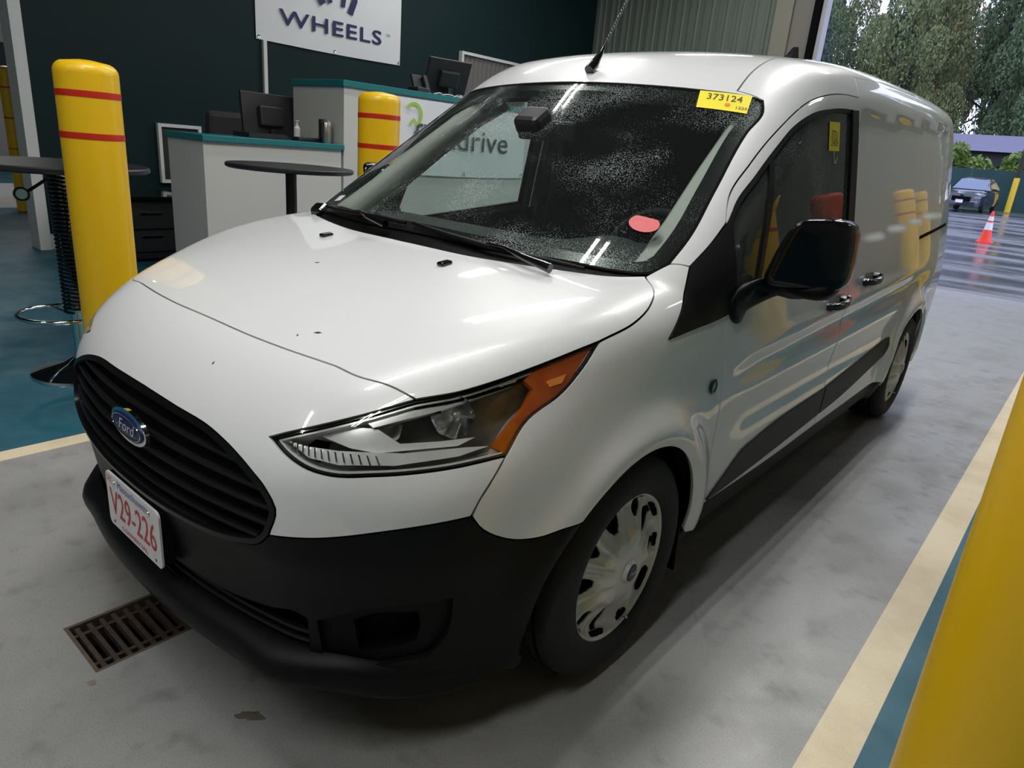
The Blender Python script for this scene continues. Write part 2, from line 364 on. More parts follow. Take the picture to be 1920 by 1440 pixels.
th=Vector((3.02+1.63,-.99,0)).normalized()
ctr=Vector(CABC); u_=Vector((.3,.95,0)).normalized()
tube('loop',[ctr+(u_*math.cos(a)+Vector((0,0,1))*math.sin(a))*.031 for a in np.linspace(0,2*math.pi,25)[:-1]],.006,gloss,cc,8,closed=True)
bm=bmesh.new(); vs=[bm.verts.new(ctr+(u_*math.cos(a)+Vector((0,0,1))*math.sin(a))*.026) for a in np.linspace(0,2*math.pi,25)[:-1]]; bm.faces.new(vs)
bobj('disc',bm,chrome,cc)
fx,fy=T1
tube('footrest',[(fx-.10+.21*math.cos(a),fy-.03+.21*math.sin(a),.31) for a in np.linspace(0,2*math.pi,41)[:-1]],.011,chrome,t1,10,closed=True)
tube('footrest_arm',[(fx,fy,.31),(fx-.31,fy-.03,.31)],.008,chrome,t1,8)

# ---------------- counters ----------------
def counter(name,x0,x1,y0,y1,z,label,edge=.045,ov=.03):
    t=thing(name,((x0+x1)/2,(y0+y1)/2,0),label,'counter')
    mbox('front_panel',(x1-.012,(y0+y1)/2,(z-edge)/2),(.024,y1-y0,z-edge),lam,t)
    mbox('side_panel',((x0+x1)/2-.012,y0+.012,(z-edge)/2),(x1-x0-.024,.024,z-edge),lam,t)
    mbox('side_panel',((x0+x1)/2-.012,y1-.012,(z-edge)/2),(x1-x0-.024,.024,z-edge),lam,t)
    mbox('countertop',((x0+x1)/2,(y0+y1)/2,z-edge/2),(x1-x0+2*ov,y1-y0+(ov if name=='low_counter' else 2*ov),edge),tealedge,t,bev=.003)
    return t
lc=counter('low_counter',-4.06,-3.5,1.955,3.155,1.265,'low white reception counter with teal edge, monitor on top',.042,.028)
hc=counter('tall_counter',-4.25,-3.5,3.18,6.6,1.775,'tall white reception counter with teal edge and a banner on its front',.05,.02)
# banner on the tall counter
def banner(name,x,y0,y1,z0,z1,label,waves=.012):
    t=thing(name,(x,(y0+y1)/2,z0),label,'banner'); V=[];Fc=[];nx,nz_=40,14
    for i in range(nx+1):
        for j in range(nz_+1):
            u=i/nx;v=j/nz_; w=waves*(math.sin(u*9+v*3)*.5+math.sin(u*4-v*5)*.6)*(.3+.7*math.sin(math.pi*u)); V.append((x+.016+w*.5,y0+(y1-y0)*u,z0+(z1-z0)*v-.012*math.sin(math.pi*u)*(1-v)))
    for i in range(nx):
        for j in range(nz_): a=i*(nz_+1)+j; Fc.append((a,a+nz_+1,a+nz_+2,a+1))
    obj('cloth',V,Fc,vinyl,t,smooth=True)
    for (yy,zz) in ((y0+.03,z0+.03),(y1-.03,z0+.03),(y0+.03,z1-.03),(y1-.03,z1-.03),((y0+y1)/2,z0+.02)):
        lathe('eyelet',[(.007,0),(.016,.004),(.018,0)],(x+.024,yy,zz),chrome,t,16,axis='X',close=False)
    return t
b2=banner('counter_banner',-3.5,3.70,5.55,1.05,1.71,'white banner printed flexdrive hung on the tall counter front')
text('lettering','flexdrive',greyink,b2,(-3.468,4.60,1.385),(0,1,0),(0,0,1),.30,.0,width=1.32)
# green ring mark left of lettering
def ribbon(name,pts,w,mat,parent,x,thick=.002):
    V=[];Fc=[]
    for i,(a,b) in enumerate(pts):
        p=Vector((a,b)); q0=Vector(pts[max(i-1,0)]); q1=Vector(pts[min(i+1,len(pts)-1)]); t=(q1-q0).normalized(); n=Vector((-t.y,t.x)); ww=w/2
        for s in (-1,1): V.append((x,p.x+n.x*ww*s,p.y+n.y*ww*s))
    for i in range(len(pts)-1): Fc.append((2*i,2*i+1,2*i+3,2*i+2))
    return obj(name,V,Fc,mat,parent)
gx,gz=3.93,1.575
ribbon('green_ring_mark',[(gx+.09*math.cos(a),gz+.09*math.sin(a)) for a in np.linspace(2.6,-.9,24)],.028,greenp,b2,-3.468)
ribbon('green_arrow_mark',[(gx-.05,gz-.10),(gx+.0,gz-.04),(gx+.05,gz-.10)],.022,greenp,b2,-3.468)
# wall banner
b1=banner('wall_banner',WX,4.10,6.25,2.305,3.45,'white banner printed WHEELS in navy on the dark teal wall',.02)
text('lettering','WHEELS',navy,b1,(WX+.034,5.16,2.58),(0,1,0),(0,0,1),.235,0,width=1.52,offset=.012,space=1.1)
text('trademark','TM',greyink,b1,(WX+.034,6.02,2.64),(0,1,0),(0,0,1),.05,0)
for pts in ([(4.93,3.2),(4.94,2.93),(5.00,2.83)],[(5.09,3.2),(5.08,2.93),(5.11,2.86)],[(5.29,3.2),(5.31,2.95),(5.29,2.85)],[(5.46,3.2),(5.47,2.95),(5.40,2.79)]):
    ribbon('emblem_stroke',pts,.085 if pts[0][0] in (4.93,5.46) else .06,navy,b1,WX+.036)
tag(mbox('conduit',(WX+.02,4.20,1.15),(.04,.045,2.3),whitew),'thin white conduit on the dark wall below the banner corner','conduit')
# framed board on wall
fb=thing('framed_board',(WX,3.13,.69),'silver framed dark board on the teal wall behind the low counter end','board')
mbox('panel',(WX+.02,3.135,.985),(.02,.46,.58),M('board_dark_brown',(.03,.025,.02),.4),fb)
for c,s in (((WX+.03,2.915,.985),(.05,.035,.62)),((WX+.03,3.355,.985),(.05,.035,.62)),((WX+.03,3.135,1.277),(.052,.405,.035)),((WX+.03,3.135,.693),(.052,.405,.035))): mbox('frame',c,s,whitew,fb)
# small window with curtain
w1=thing('wall_window',(WX,7.95,2.35),'small white framed window with grey curtain high on the teal wall','window')
cur=M('grey_curtain',(.14,.13,.12),.8)
V=[];Fc=[]
for i in range(61):
    yy=7.45+1.5*i/60; V+=[(WX+.03+.012*math.sin(i*1.6),yy,1.95),(WX+.03+.012*math.sin(i*1.6),yy,2.62)]
for i in range(60): Fc.append((2*i,2*i+2,2*i+3,2*i+1))
obj('curtain',V,Fc,cur,w1,smooth=True)
for c,s in (((WX+.035,7.42,2.29),(.07,.04,.74)),((WX+.035,8.98,2.29),(.07,.04,.74)),((WX+.035,8.20,2.64),(.07,1.52,.04)),((WX+.035,8.2,1.93),(.07,1.52,.04))): mbox('frame',c,s,whitew,w1)
# items on the low counter (desk side)
def monitor(name,c,w,h,yaw,tilt,label,stand=.16):
    t=thing(name,(c[0],c[1],c[2]),label,'monitor'); R_=Euler((0,0,yaw)).to_matrix(); Rt=R_@Euler((tilt,0,0)).to_matrix(); top=Vector(c)+Vector((0,0,stand+h/2))
    bm=bmesh.new(); box(bm,top,(w,.03,h),Rt,.006); bobj('screen_shell',bm,blk,t)
    bm=bmesh.new(); box(bm,top+Rt@Vector((0,-.017,0)),(w-.03,.004,h-.04),Rt); bobj('screen',bm,gloss,t)
    bm=bmesh.new(); box(bm,top+Rt@Vector((0,.035,-.02)),(w*.45,.05,h*.5),Rt,.015); bobj('back_cover',bm,blk,t)
    bm=bmesh.new(); box(bm,Vector(c)+R_@Vector((0,.05,stand*.5+.01)),(.05,.03,stand+.08),R_); bobj('stand',bm,blk,t)
    bm=bmesh.new(); box(bm,Vector(c)+R_@Vector((0,.05,.008)),(.24,.18,.016),R_,.004); bobj('foot',bm,blk,t)
    return t
dk=thing('desk',(-4.45,2.75,0),'dark staff desk behind the low white counter','desk')
mbox('desktop',(-4.45,2.83,1.20),(.60,.62,.03),blk,dk); 
for dx in (-.33,.33):
    for dy in (-.27,.27): mbox('leg',(-4.45+dx*.8,2.83+dy,.593),(.04,.04,1.185),blk,dk)
monitor('desk_monitor',(-4.25,2.93,1.218),.56,.34,math.radians(-82),.10,'black computer monitor seen from behind on the low counter',.07)
kb=mbox('paper_tray',(-3.86,2.62,1.285),(.25,.34,.035),blk); tag(kb,'black low tray on the low counter in front of the monitor','tray')
tag(mbox('card_reader',(-3.72,2.97,1.283),(.11,.24,.03),blk,bev=.006),'flat black device on the low counter beside the steel tumbler','device')
cup=thing('tumbler',(-3.60,3.08,1.266),'brushed steel tumbler at the right end of the low counter','cup')
lathe('body',[(.001,0),(.036,0),(.040,.01),(.043,.175),(.040,.18),(.001,.18)],(-3.60,3.08,1.266),M('brushed_steel',(.50,.48,.42),.3,1),cup,32,close=False)
lathe('rim',[(.0435,.165),(.0445,.172),(.0435,.18)],(-3.60,3.08,1.266),chrome,cup,32,close=False)
tag(mbox('brochure_holder',(-3.68,3.09,1.36),(.03,.05,.19),blk),'small black upright holder behind the steel tumbler','holder')
bt=thing('sanitizer_bottle',(-3.95,3.02,1.266),'small white pump bottle right of the desk monitor','bottle')
lathe('body',[(.001,0),(.026,0),(.028,.01),(.028,.10),(.012,.12),(.012,.13),(.001,.13)],(-3.95,3.02,1.266),whitew,bt,20,close=False)
lathe('pump',[(.008,.13),(.008,.155),(.018,.155),(.018,.165),(.001,.165)],(-3.95,3.02,1.266),whitew,bt,14,close=False)
# office chair behind the desk
oc=thing('office_chair',(-5.25,3.1,0),'black high backed office chair behind the desk monitor','chair')
bm=bmesh.new(); box(bm,(-5.25,3.08,1.18),(.10,.46,.56),Euler((0,.12,0)).to_matrix(),.045); bobj('backrest',bm,M('chair_fabric',(.02,.018,.018),.8),oc)
bm=bmesh.new(); box(bm,(-5.02,3.08,.86),(.46,.48,.09),None,.03); bobj('seat',bm,blk,oc)
tube('column',[(-5.05,3.08,.10),(-5.05,3.08,.82)],.03,blk,oc)
for k in range(5):
    a=k*2*math.pi/5; tube('leg',[(-5.05,3.08,.12),(-5.05+.3*math.cos(a),3.08+.3*math.sin(a),.06)],.02,blk,oc,8); lathe('castor',[(.001,-.02),(.028,-.02),(.028,.02),(.001,.02)],(-5.05+.3*math.cos(a),3.08+.3*math.sin(a),.03),blk,oc,12,axis='X',close=False)
for s in (-1,1): tube('armrest',[(-5.2,3.08+s*.26,.86),(-5.2,3.08+s*.27,1.05),(-4.9,3.08+s*.27,1.06)],.018,blk,oc,8)
# dark bench/locker left of the counter
sh=thing('low_cabinet',(-5.90,2.35,0),'low black cabinet in the dark corner left of the low counter','cabinet')
mbox('body',(-5.90,2.35,.31),(.9,.75,.56),blk,sh,bev=.01); mbox('top',(-5.90,2.35,.61),(.96,.8,.035),gloss,sh,bev=.004)
for z in (.2,.42): mbox('drawer',(-5.442,2.35,z),(.016,.68,.19),M('cabinet_drawer',(.02,.02,.022),.4),sh); mbox('handle',(-5.428,2.35,z+.05),(.014,.2,.014),chrome,sh)
mbox('plinth',(-5.90,2.35,.015),(.8,.66,.03),blk,sh)
# items on the tall counter
monitor('kiosk_monitor',(-3.86,4.70,1.777),.50,.32,math.radians(-100),-.35,'large tilted black monitor on the tall counter beside the van roof',.05)
ph=thing('desk_phone',(-3.75,4.22,1.78),'small black desk phone on the tall counter','phone')
bm=bmesh.new(); box(bm,(-3.75,4.22,1.806),(.16,.15,.05),None,.01); bobj('base',bm,blk,ph)
bm=bmesh.new(); box(bm,(-3.77,4.22,1.88),(.03,.13,.13),Euler((0,-.4,0)).to_matrix(),.008); bobj('display',bm,blk,ph)
bm=bmesh.new(); box(bm,(-3.72,4.29,1.855),(.045,.05,.18),Euler((.15,-.3,0)).to_matrix(),.012); bobj('handset',bm,blk,ph)
tag(tube('white_cable',[(-3.56+.02*math.sin(k*.9),4.25+.028*k,1.782+.012*abs(math.sin(k*.7))) for k in range(16)],.005,whitew,None,8),'thin white cable lying on the tall counter by the phone','cable')
# far-left room bits
fc=thing('bar_chair',(-12.6,2.55,0),'black metal bar chair far off at the left edge','chair')
for dx in (-.2,.2):
    for dy in (-.2,.2): tube('leg',[(-12.6+dx*1.15,2.55+dy*1.15,0),(-12.6+dx,2.55+dy,.75)],.025,blk,fc,6)
mbox('seat',(-12.6,2.55,.77),(.44,.44,.05),blk,fc)
for dy in (-.19,0,.19): tube('back_rail',[(-12.8,2.55+dy,.79),(-12.85,2.55+dy,1.2)],.022,blk,fc,6)
mbox('back_top',(-12.85,2.55,1.22),(.05,.46,.08),blk,fc)
tag(mbox('dark_sign',(-16.95,3.9,2.3),(.08,3.6,.5),M('dark_sign_paint',(.02,.02,.05),.5)),'dark sign band on the far left white wall','sign')
struct(mbox('trim_8',(-16.95,2.5,4.0),(.08,9,1.4),void))
# ---------------- van body surface ----------------
def pchip(xs,ys):
    xs=np.array(xs,float);ys=np.array(ys,float);h=np.diff(xs);d=np.diff(ys)/h
    m=np.zeros_like(ys)
    for i in range(1,len(xs)-1):
        if d[i-1]*d[i]>0:
            w1=2*h[i]+h[i-1];w2=h[i]+2*h[i-1];m[i]=(w1+w2)/(w1/d[i-1]+w2/d[i])
    m[0]=d[0];m[-1]=d[-1]
    def f(x):
        x=np.asarray(x,float);i=np.clip(np.searchsorted(xs,x)-1,0,len(xs)-2)
        t=(x-xs[i])/h[i];tc=np.clip(t,0,1)
        a=(1+2*tc)*(1-tc)**2*ys[i]+tc*(1-tc)**2*h[i]*m[i]+tc*tc*(3-2*tc)*ys[i+1]+tc*tc*(tc-1)*h[i]*m[i+1]
        return a+np.where(t<0,t*h[i]*m[i],0)+np.where(t>1,(t-1)*h[i]*m[i+1],0)
    return f
def smax(a,b,k):
    h=np.maximum(k-np.abs(a-b),0)/k
    return np.maximum(a,b)+h*h*k*.25
def smin(a,b,k): return -smax(-a,-b,k)
def step(a,b,x):
    t=np.clip((x-a)/(b-a),0,1);return t*t*(3-2*t)
FA,RA,HZ=.882,3.945,.315
Wz=pchip([.1,.2,.3,.45,.6,.75,.85,.95,1.05,1.2,1.4,1.6,1.75,1.9],[.80,.845,.868,.878,.884,.888,.886,.876,.862,.838,.803,.765,.73,.69])
Wy=pchip([-.2,0,.2,.45,.75,1.0,1.4,2.5,3.6,4.2,4.6,4.8,5.0],[-.20,-.13,-.07,-.025,-.004,0,0,.0,-.004,-.010,-.022,-.035,-.06])
Hh=pchip([-.1,.0,.1,.2,.35,.55,.75,.95,1.3],[.62,.735,.825,.890,.952,1.008,1.045,1.075,1.11])   # hood centre line
Fz=pchip([.05,.15,.22,.30,.45,.55,.67,.80,1.0],[.07,.030,.020,.038,.022,.0,.012,.05,.16])             # nose profile
Hr=pchip([1.2,1.5,1.7,1.9,2.2,2.6,3.2,4.0,4.5,4.7,4.9],[1.45,1.59,1.68,1.738,1.79,1.825,1.848,1.855,1.848,1.838,1.80])
def F(P):
    X=np.abs(P[...,0]);Y=P[...,1];Z=P[...,2]
    side=X-(Wz(Z)+Wy(Y))
    # wheel flares
    for a in (FA,RA):
        r=np.hypot(Y-a,(Z-HZ))
        b=.028*np.exp(-((r-.40)/.055)**2)*step(-.25,.1,Z-HZ+.1)+.018*np.exp(-(np.maximum(r-.36,0)/.10)**2)*step(-.15,.1,Z-HZ)
        side=side-b
    # body creases of the doors
    cz=.80+.035*(Y-1.3)
    cr=step(1.25,1.6,Y)*step(4.3,3.6,Y)
    side=side+cr*.010*np.exp(-((Z-cz+.05)/.05)**2)-cr*.006*np.exp(-((Z-cz-.02)/.03)**2)
    side=side+cr*.012*np.exp(-((Z-.60)/.09)**2)
    # stamped recess of the side panels
    zb=1.10+.058*(Y-2.6)*step(2.4,3.0,Y)-.01*step(4.0,4.4,Y); zt=1.615+.045*(Y-2.6)
    e=np.minimum(np.minimum(Z-zb,zt-Z),np.minimum(Y-2.49,4.42+.10*(Z-1.25)-Y))
    side=side+.011*step(0,.022,e)*step(2.46,2.50,Y)
    # lower body
    hd=(X/.8)
    hood=Z-(Hh(Y)-(.052-.030*step(.3,.9,Y))*hd**2-.10*np.maximum(hd-.6,0)**2*step(.8,.3,Y))
    hood=hood*.93
    xx=np.maximum(X-.12,0)
    front=(Fz(Z)+.26*np.maximum(X-.03,0)**2+1.6*np.maximum(X-.5,0)**2+.9*np.maximum(X-.45,0)**2*step(.65,.9,Z))-Y
    front=front/np.sqrt(1+(.52*np.maximum(X-.03,0)+3.2*np.maximum(X-.5,0)+1.8*np.maximum(X-.45,0)*step(.65,.9,Z))**2)
    rear=Y-(4.80-.06*X**2-.10*np.maximum(Z-.9,0)**1.5)
    bot=.188-.018*step(.5,.85,X)-Z
    ws=(Z-(1.075+.665*(Y-.86)-.23*X**2))*.83
    roof=Z-(Hr(Y)-.045*(X/.7)**2)
    top=smin(hood,smax(roof,ws,.07),.010)
    body=smax(top,side,.13-.03*step(3,4.5,Y)+.02*step(1.2,1.8,Y)*step(3,2,Y))
    body=smax(body,front,.10)
    body=smax(body,rear,.07)
    body=smax(body,bot,.03)
    return body
def grad(P,e=1e-3):
    g=np.empty_like(P)
    for i in range(3):
        d=np.zeros(3);d[i]=e;g[...,i]=F(P+d)-F(P-d)
    return g/np.maximum(np.linalg.norm(g,axis=-1,keepdims=True),1e-9)

def nrm(v): v=np.array(v,float); return v/np.linalg.norm(v)
def snap(P,off=0.,it=8):
    P=np.array(P,float)
    for _ in range(it):
        g=grad(P); P=P-(F(P)-off)[:,None]*g
    return P
def spl(pts,step=.014,snapit=True):
    P=[np.array(p,float) for p in pts]; out=[]
    if len(P)==2: Q=[2*P[0]-P[1]]+P+[2*P[1]-P[0]]
    else: Q=[2*P[0]-P[1]]+P+[2*P[-1]-P[-2]]
    for i in range(1,len(Q)-2):
        a,b,c_,d=Q[i-1],Q[i],Q[i+1],Q[i+2]; n=max(int(np.linalg.norm(c_-b)/step),1)
        # centripetal-ish (chord-scaled) tangents to avoid overshoot
        lb=np.linalg.norm(c_-b); la=max(np.linalg.norm(b-a),1e-6); lc_=max(np.linalg.norm(d-c_),1e-6)
        m0=((b-a)/la*lb+(c_-b)/lb*la)/(la+lb)*lb; m1=((c_-b)/lb*lc_+(d-c_)/lc_*lb)/(lb+lc_)*lb
        if i==1: m0=c_-b
        if i==len(Q)-3: m1=c_-b
        for k in range(n):
            t=k/n; out.append((2*t**3-3*t*t+1)*b+(t**3-2*t*t+t)*m0+(-2*t**3+3*t*t)*c_+(t**3-t*t)*m1)
    out.append(P[-1]); out=np.array(out)
    return snap(out) if snapit else out
def chain(*cs):
    out=[]
    for c_ in cs:
        c_=np.asarray(c_,float)
        if len(out) and np.linalg.norm(out[-1]-c_[0])<4e-3: c_=c_[1:]
        out+=list(c_)
    if np.linalg.norm(out[0]-out[-1])<4e-3: out=out[:-1]
    return np.array(out)
def rv(c_): return np.asarray(c_)[::-1]
def mir(P): P=np.array(P,float); P[:,0]*=-1; return P
def inside(q,poly):
    r=np.zeros(len(q),bool); x,y=q[:,0],q[:,1]; n=len(poly)
    for i in range(n):
        x0,y0=poly[i]; x1,y1=poly[(i+1)%n]
        if y0==y1: continue
        c_=((y0>y)!=(y1>y)); r^=c_&(x<(x1-x0)*(y-y0)/(y1-y0)+x0)
    return r
def inset2(p,g,keep=None):
    n=len(p); A=.5*np.sum(p[:,0]*np.roll(p[:,1],-1)-np.roll(p[:,0],-1)*p[:,1]); s=1 if A>0 else -1
    e=np.roll(p,-1,0)-p; e/=np.maximum(np.linalg.norm(e,axis=1,keepdims=True),1e-9); nn=np.stack([-e[:,1],e[:,0]],1)*s
    m=nn+np.roll(nn,1,0); m/=np.maximum(np.sum(m*m,1,keepdims=True),.5)/2*1.0
    m=m/1.0; q=p+m*g
    if keep is not None: q[keep]=p[keep]
    return q
def panel(name,outer,d,mat,parent,off=0.,gap=.002,grid=.03,thick=.010,holes=(),mirror=False,join=False,hgap=None):
    d=nrm(d); u=nrm(np.cross([0,0,1.],d)) if abs(d[2])<.95 else np.array([1.,0,0]); v=np.cross(d,u); B=np.stack([u,v],1)
    loops=[]
    for k,L in enumerate([outer]+list(holes)):
        L=np.asarray(L,float); p=L@B; keep=np.abs(L[:,0])<1e-4 if join else None
        # remove tiny steps
        p=inset2(p,gap if k==0 else -(gap if hgap is None else hgap),keep); loops.append(p)
    O=loops[0]; x0,y0=O.min(0); x1,y1=O.max(0)
    gx,gy=np.meshgrid(np.arange(x0,x1,grid),np.arange(y0,y1,grid*.866)); gx=gx+(np.arange(gx.shape[0])%2)[:,None]*grid/2
    q=np.stack([gx.ravel(),gy.ravel()],1); m=inside(q,O)
    for h in loops[1:]: m&=~inside(q,h)
    q=q[m]; allb=np.concatenate(loops)
    if len(q):
        keepm=np.ones(len(q),bool)
        for i in range(0,len(q),800):
            dd=np.linalg.norm(q[i:i+800,None]-allb[None],axis=2).min(1); keepm[i:i+800]=dd>grid*.42
        q=q[keepm]
    verts=[Vector(a) for a in np.concatenate([allb,q])]; edges=[]; k=0
    for L in loops:
        n=len(L); edges+=[(k+i,k+(i+1)%n) for i in range(n)]; k+=n
    vo,eo,fo,_,_,_=delaunay_2d_cdt(verts,edges,[],0,1e-6)
    V2=np.array([a[:] for a in vo]); T=np.array([f for f in fo if len(f)==3])
    cen=V2[T].mean(1); m=inside(cen,O)
    for h in loops[1:]: m&=~inside(cen,h)
    T=T[m]; used=np.unique(T); idx=-np.ones(len(V2),int); idx[used]=np.arange(len(used)); T=idx[T]; V2=V2[used]
    base=V2[:,:1]*u+V2[:,1:]*v; cdot=np.dot(np.asarray(outer).mean(0),d); st=base+d*(cdot+.9)
    t=np.zeros(len(st)); 
    for _ in range(110):
        f=F(st-d*t[:,None]); t+=np.minimum(f*.85,.12)
    P=st-d*t[:,None]; N=grad(P); P=P+N*off
    fn=np.cross(P[T[:,1]]-P[T[:,0]],P[T[:,2]]-P[T[:,0]]); flip=(fn*N[T[:,0]]).sum(1)<0; T[flip]=T[flip][:,[0,2,1]]
    V=list(P); NN=list(N); Fc=[tuple(t_) for t_ in T]
    if thick:
        cnt={}
        for a,b,c_ in Fc:
            for e in ((a,b),(b,c_),(c_,a)): cnt[e]=1
        bd=[e for e in cnt if (e[1],e[0]) not in cnt]; outn={}
        for a,b in bd:
            o=np.cross(P[b]-P[a],N[a]); o/=max(np.linalg.norm(o),1e-9); outn.setdefault(a,[]).append(o); outn.setdefault(b,[]).append(o)
        mp={}
        for a,os_ in outn.items():
            o=np.sum(os_,0); o/=max(np.linalg.norm(o),1e-9); mp[a]=len(V); V+= [P[a],P[a]-N[a]*thick]; NN+=[o,o]
        for a,b in bd:
            if join and abs(P[a][0])<2e-4 and abs(P[b][0])<2e-4: continue
            Fc.append((mp[a],mp[a]+1,mp[b]+1,mp[b]))
    V=np.array(V); NN=np.array(NN)
    def mk(V,NN,Fc):
        o=obj(name,V,Fc,mat,parent,smooth=True); o.data.normals_split_custom_set_from_vertices([tuple(n_) for n_ in NN]); return o
    if join:
        Vm=V*[-1,1,1]; Nm=NN*[-1,1,1]; k=len(V); return mk(np.concatenate([V,Vm]),np.concatenate([NN,Nm]),Fc+[tuple(k+i for i in f[::-1]) for f in Fc])
    o=mk(V,NN,Fc)
    if mirror: return o,mk(V*[-1,1,1],NN*[-1,1,1],[f[::-1] for f in Fc])
    return o

van=thing('cargo_van',(0,2.4,0),'white cargo van with black front bumper and silver hubcaps parked in the bay','van')
S0=(0,.224,.902); SE=(.668,.312,.868); HT=(.826,.718,.965); HC=(.737,1.039,1.076); IN=(.467,.106,.773); HB=(.817,.433,.762); BF=(.81,.348,.649); G1=(.521,.065,.587)
GC=(.763,1.112,1.104); SL=(.809,1.150,1.107)
c_shut=spl([S0,(.2,.226,.902),(.328,.237,.899),(.478,.257,.896)])
c_shut2=spl([(.478,.257,.896),(.541,.262,.892),(.614,.290,.886),SE])
c_shut=chain(c_shut,c_shut2)
c_hs1=spl([SE,(.715,.385,.882),(.749,.459,.9),(.779,.542,.922),HT])
c_hs2=spl([HT,(.838,.841,.995),(.824,.933,1.026),(.792,.995,1.05),HC])
c_cowl=spl([HC,(.649,.971,1.067),(.555,.932,1.066),(.406,.885,1.066),(.274,.856,1.065),(.12,.842,1.067),(0,.838,1.068)])
c_ht=spl([SE,(.613,.226,.839),(.555,.164,.813),IN]); c_hb=spl([IN,(.520,.108,.752),(.573,.12,.737),(.617,.145,.731),(.677,.2,.736),(.769,.327,.749),HB])
c_ho=spl([HB,(.815,.489,.820),(.829,.598,.873),(.832,.66,.918),HT])
c_bw=spl([G1,(.613,.112,.603),(.729,.217,.632),BF]); c_seam=spl([BF,(.814,.364,.68),(.818,.396,.72),HB])
c_gt=spl([(0,.056,.757),(.161,.057,.755),(.300,.065,.748),(.396,.067,.728),(.454,.069,.707),(.506,.073,.679),(.531,.076,.648),G1])
c_gb=spl([G1,(.499,.057,.562),(.45,.05,.545),(.38,.035,.531),(.25,.015,.520),(.12,.008,.515),(0,.005,.513)])
AC=(.863,.32); AR=.363
def arc(yc,zc,r,a0,a1,n=40): 
    P=[]
    for k in range(n+1):
        a=a0+(a1-a0)*k/n; y,z=yc+r*math.cos(a),zc+r*math.sin(a); P.append((.90,y,z))
    P=np.array(P)
    for _ in range(10): P[:,0]-=F(P)
    return P
aA=math.atan2(.589-AC[1],.601-AC[0])
arch_f=arc(*AC,AR,aA,-.03); A0=arch_f[0]; A1=arch_f[-1]
arch_b=arc(*AC,AR,aA,math.pi+.36,24); 
c_fb=spl([BF,(.816,.362,.626),(.837,.414,.586),(.853,.459,.569),(.871,.501,.566),(.899,.558,.578),A0])
BZ=.202
c_bot=spl([arch_b[-1],(.84,.45,BZ),(.78,.30,BZ),(.68,.18,BZ),(.55,.10,BZ),(.4,.05,BZ),(.2,.03,BZ),(0,.025,BZ)])
# lower grille notch
c_lgb=spl([(0,.03,.274),(.2,.04,.275),(.396,.071,.280),(.479,.087,.281),(.571,.122,.290)]); c_lge=spl([(.571,.122,.290),(.572,.116,.388)]); c_lgt=spl([(.572,.116,.388),(.551,.104,.398),(.487,.086,.384),(.377,.066,.366),(.2,.045,.358),(0,.035,.355)])
c0=spl([(0,.022,BZ),(0,.03,.274)],snapit=True); c0[:,0]=0; c1=spl([(0,.035,.355),(0,.005,.513)]); c1[:,0]=0
panel('hood',chain(c_shut,c_hs1,c_hs2,c_cowl,rv(mir(c_cowl)),rv(mir(c_hs2)),rv(mir(c_hs1)),rv(mir(c_shut))),(0,-.25,1),paint,van,grid=.03)
panel('front_fascia',chain(c_gt,c_bw,c_seam,rv(c_hb),rv(c_ht),rv(c_shut),mir(c_shut),mir(c_ht),mir(c_hb),rv(mir(c_seam)),rv(mir(c_bw)),rv(mir(c_gt))),(0,-1,.45),paint,van,grid=.025)
fog=spl([(.590,.130,.390),(.667,.175,.431),(.792,.328,.455)]); fog2=chain(fog,spl([(.792,.328,.455),(.790,.330,.40),(.784,.327,.362),(.762,.296,.303)]),spl([(.762,.296,.303),(.66,.175,.285),(.600,.135,.288)]),spl([(.600,.135,.288),(.590,.130,.390)]))
fogo=chain(spl([(.655,.17,.393),(.685,.195,.411),(.752,.268,.417)]),spl([(.752,.268,.417),(.753,.276,.379),(.746,.27,.336)]),spl([(.746,.27,.336),(.70,.22,.318),(.659,.181,.314)]),spl([(.659,.181,.314),(.655,.17,.393)]))
panel('front_bumper',chain(c_gb[::1][::-1],c_bw,c_fb,arch_b,c_bot,c0,c_lgb,c_lge,c_lgt,c1),(.62,-.78,0),greyp,van,grid=.025,join=True,holes=[fog2],hgap=0,thick=.025)
for s in (1,-1):
    f=lambda P: P if s==1 else mir(P)
    panel('fog_lamp_bezel',f(fog2),(.62*s,-.78,0),blackp,van,off=-.014,gap=-.004,grid=.03,thick=.03,holes=[f(fogo)],hgap=0)
    panel('fog_pocket',f(fogo),(.62*s,-.78,0),void,van,off=-.05,gap=-.03,grid=.05,thick=0)
# chin spoiler lip
lipc=spl([(0,.028,.215),(.2,.033,.215),(.4,.057,.216),(.5,.078,.222),(.6,.125,.226),(.72,.24,.222),(.82,.40,.214)])
LL=np.concatenate([mir(lipc)[::-1][:-1],lipc]); NL=grad(LL)
bm=bmesh.new(); rows=[]
for i,(p,n_) in enumerate(zip(LL,NL)):
    n_=nrm((n_[0],n_[1],0)); a=abs(p[0]); w=.018*(1-step(.55,.80,a))+.004+.012*np.exp(-((a-.5)/.07)**2); p=p*[1,1,0]+np.array([0,0,.252-.034*step(.62,.82,a)])
    sec=[(-.02,.05),(.3*w,.040),(.85*w,.018),(w,.0),(.9*w,-.018),(.2*w,-.030),(-.03,-.028)]
    rows.append([bm.verts.new(tuple(p+n_*q[0]+np.array([0,0,q[1]]))) for q in sec])
for a,b in zip(rows[:-1],rows[1:]):
    for k in range(6): bm.faces.new((a[k],b[k],b[k+1],a[k+1]))
bmesh.ops.recalc_face_normals(bm,faces=bm.faces)
bobj('chin_spoiler',bm,greyp,van,smooth=True)
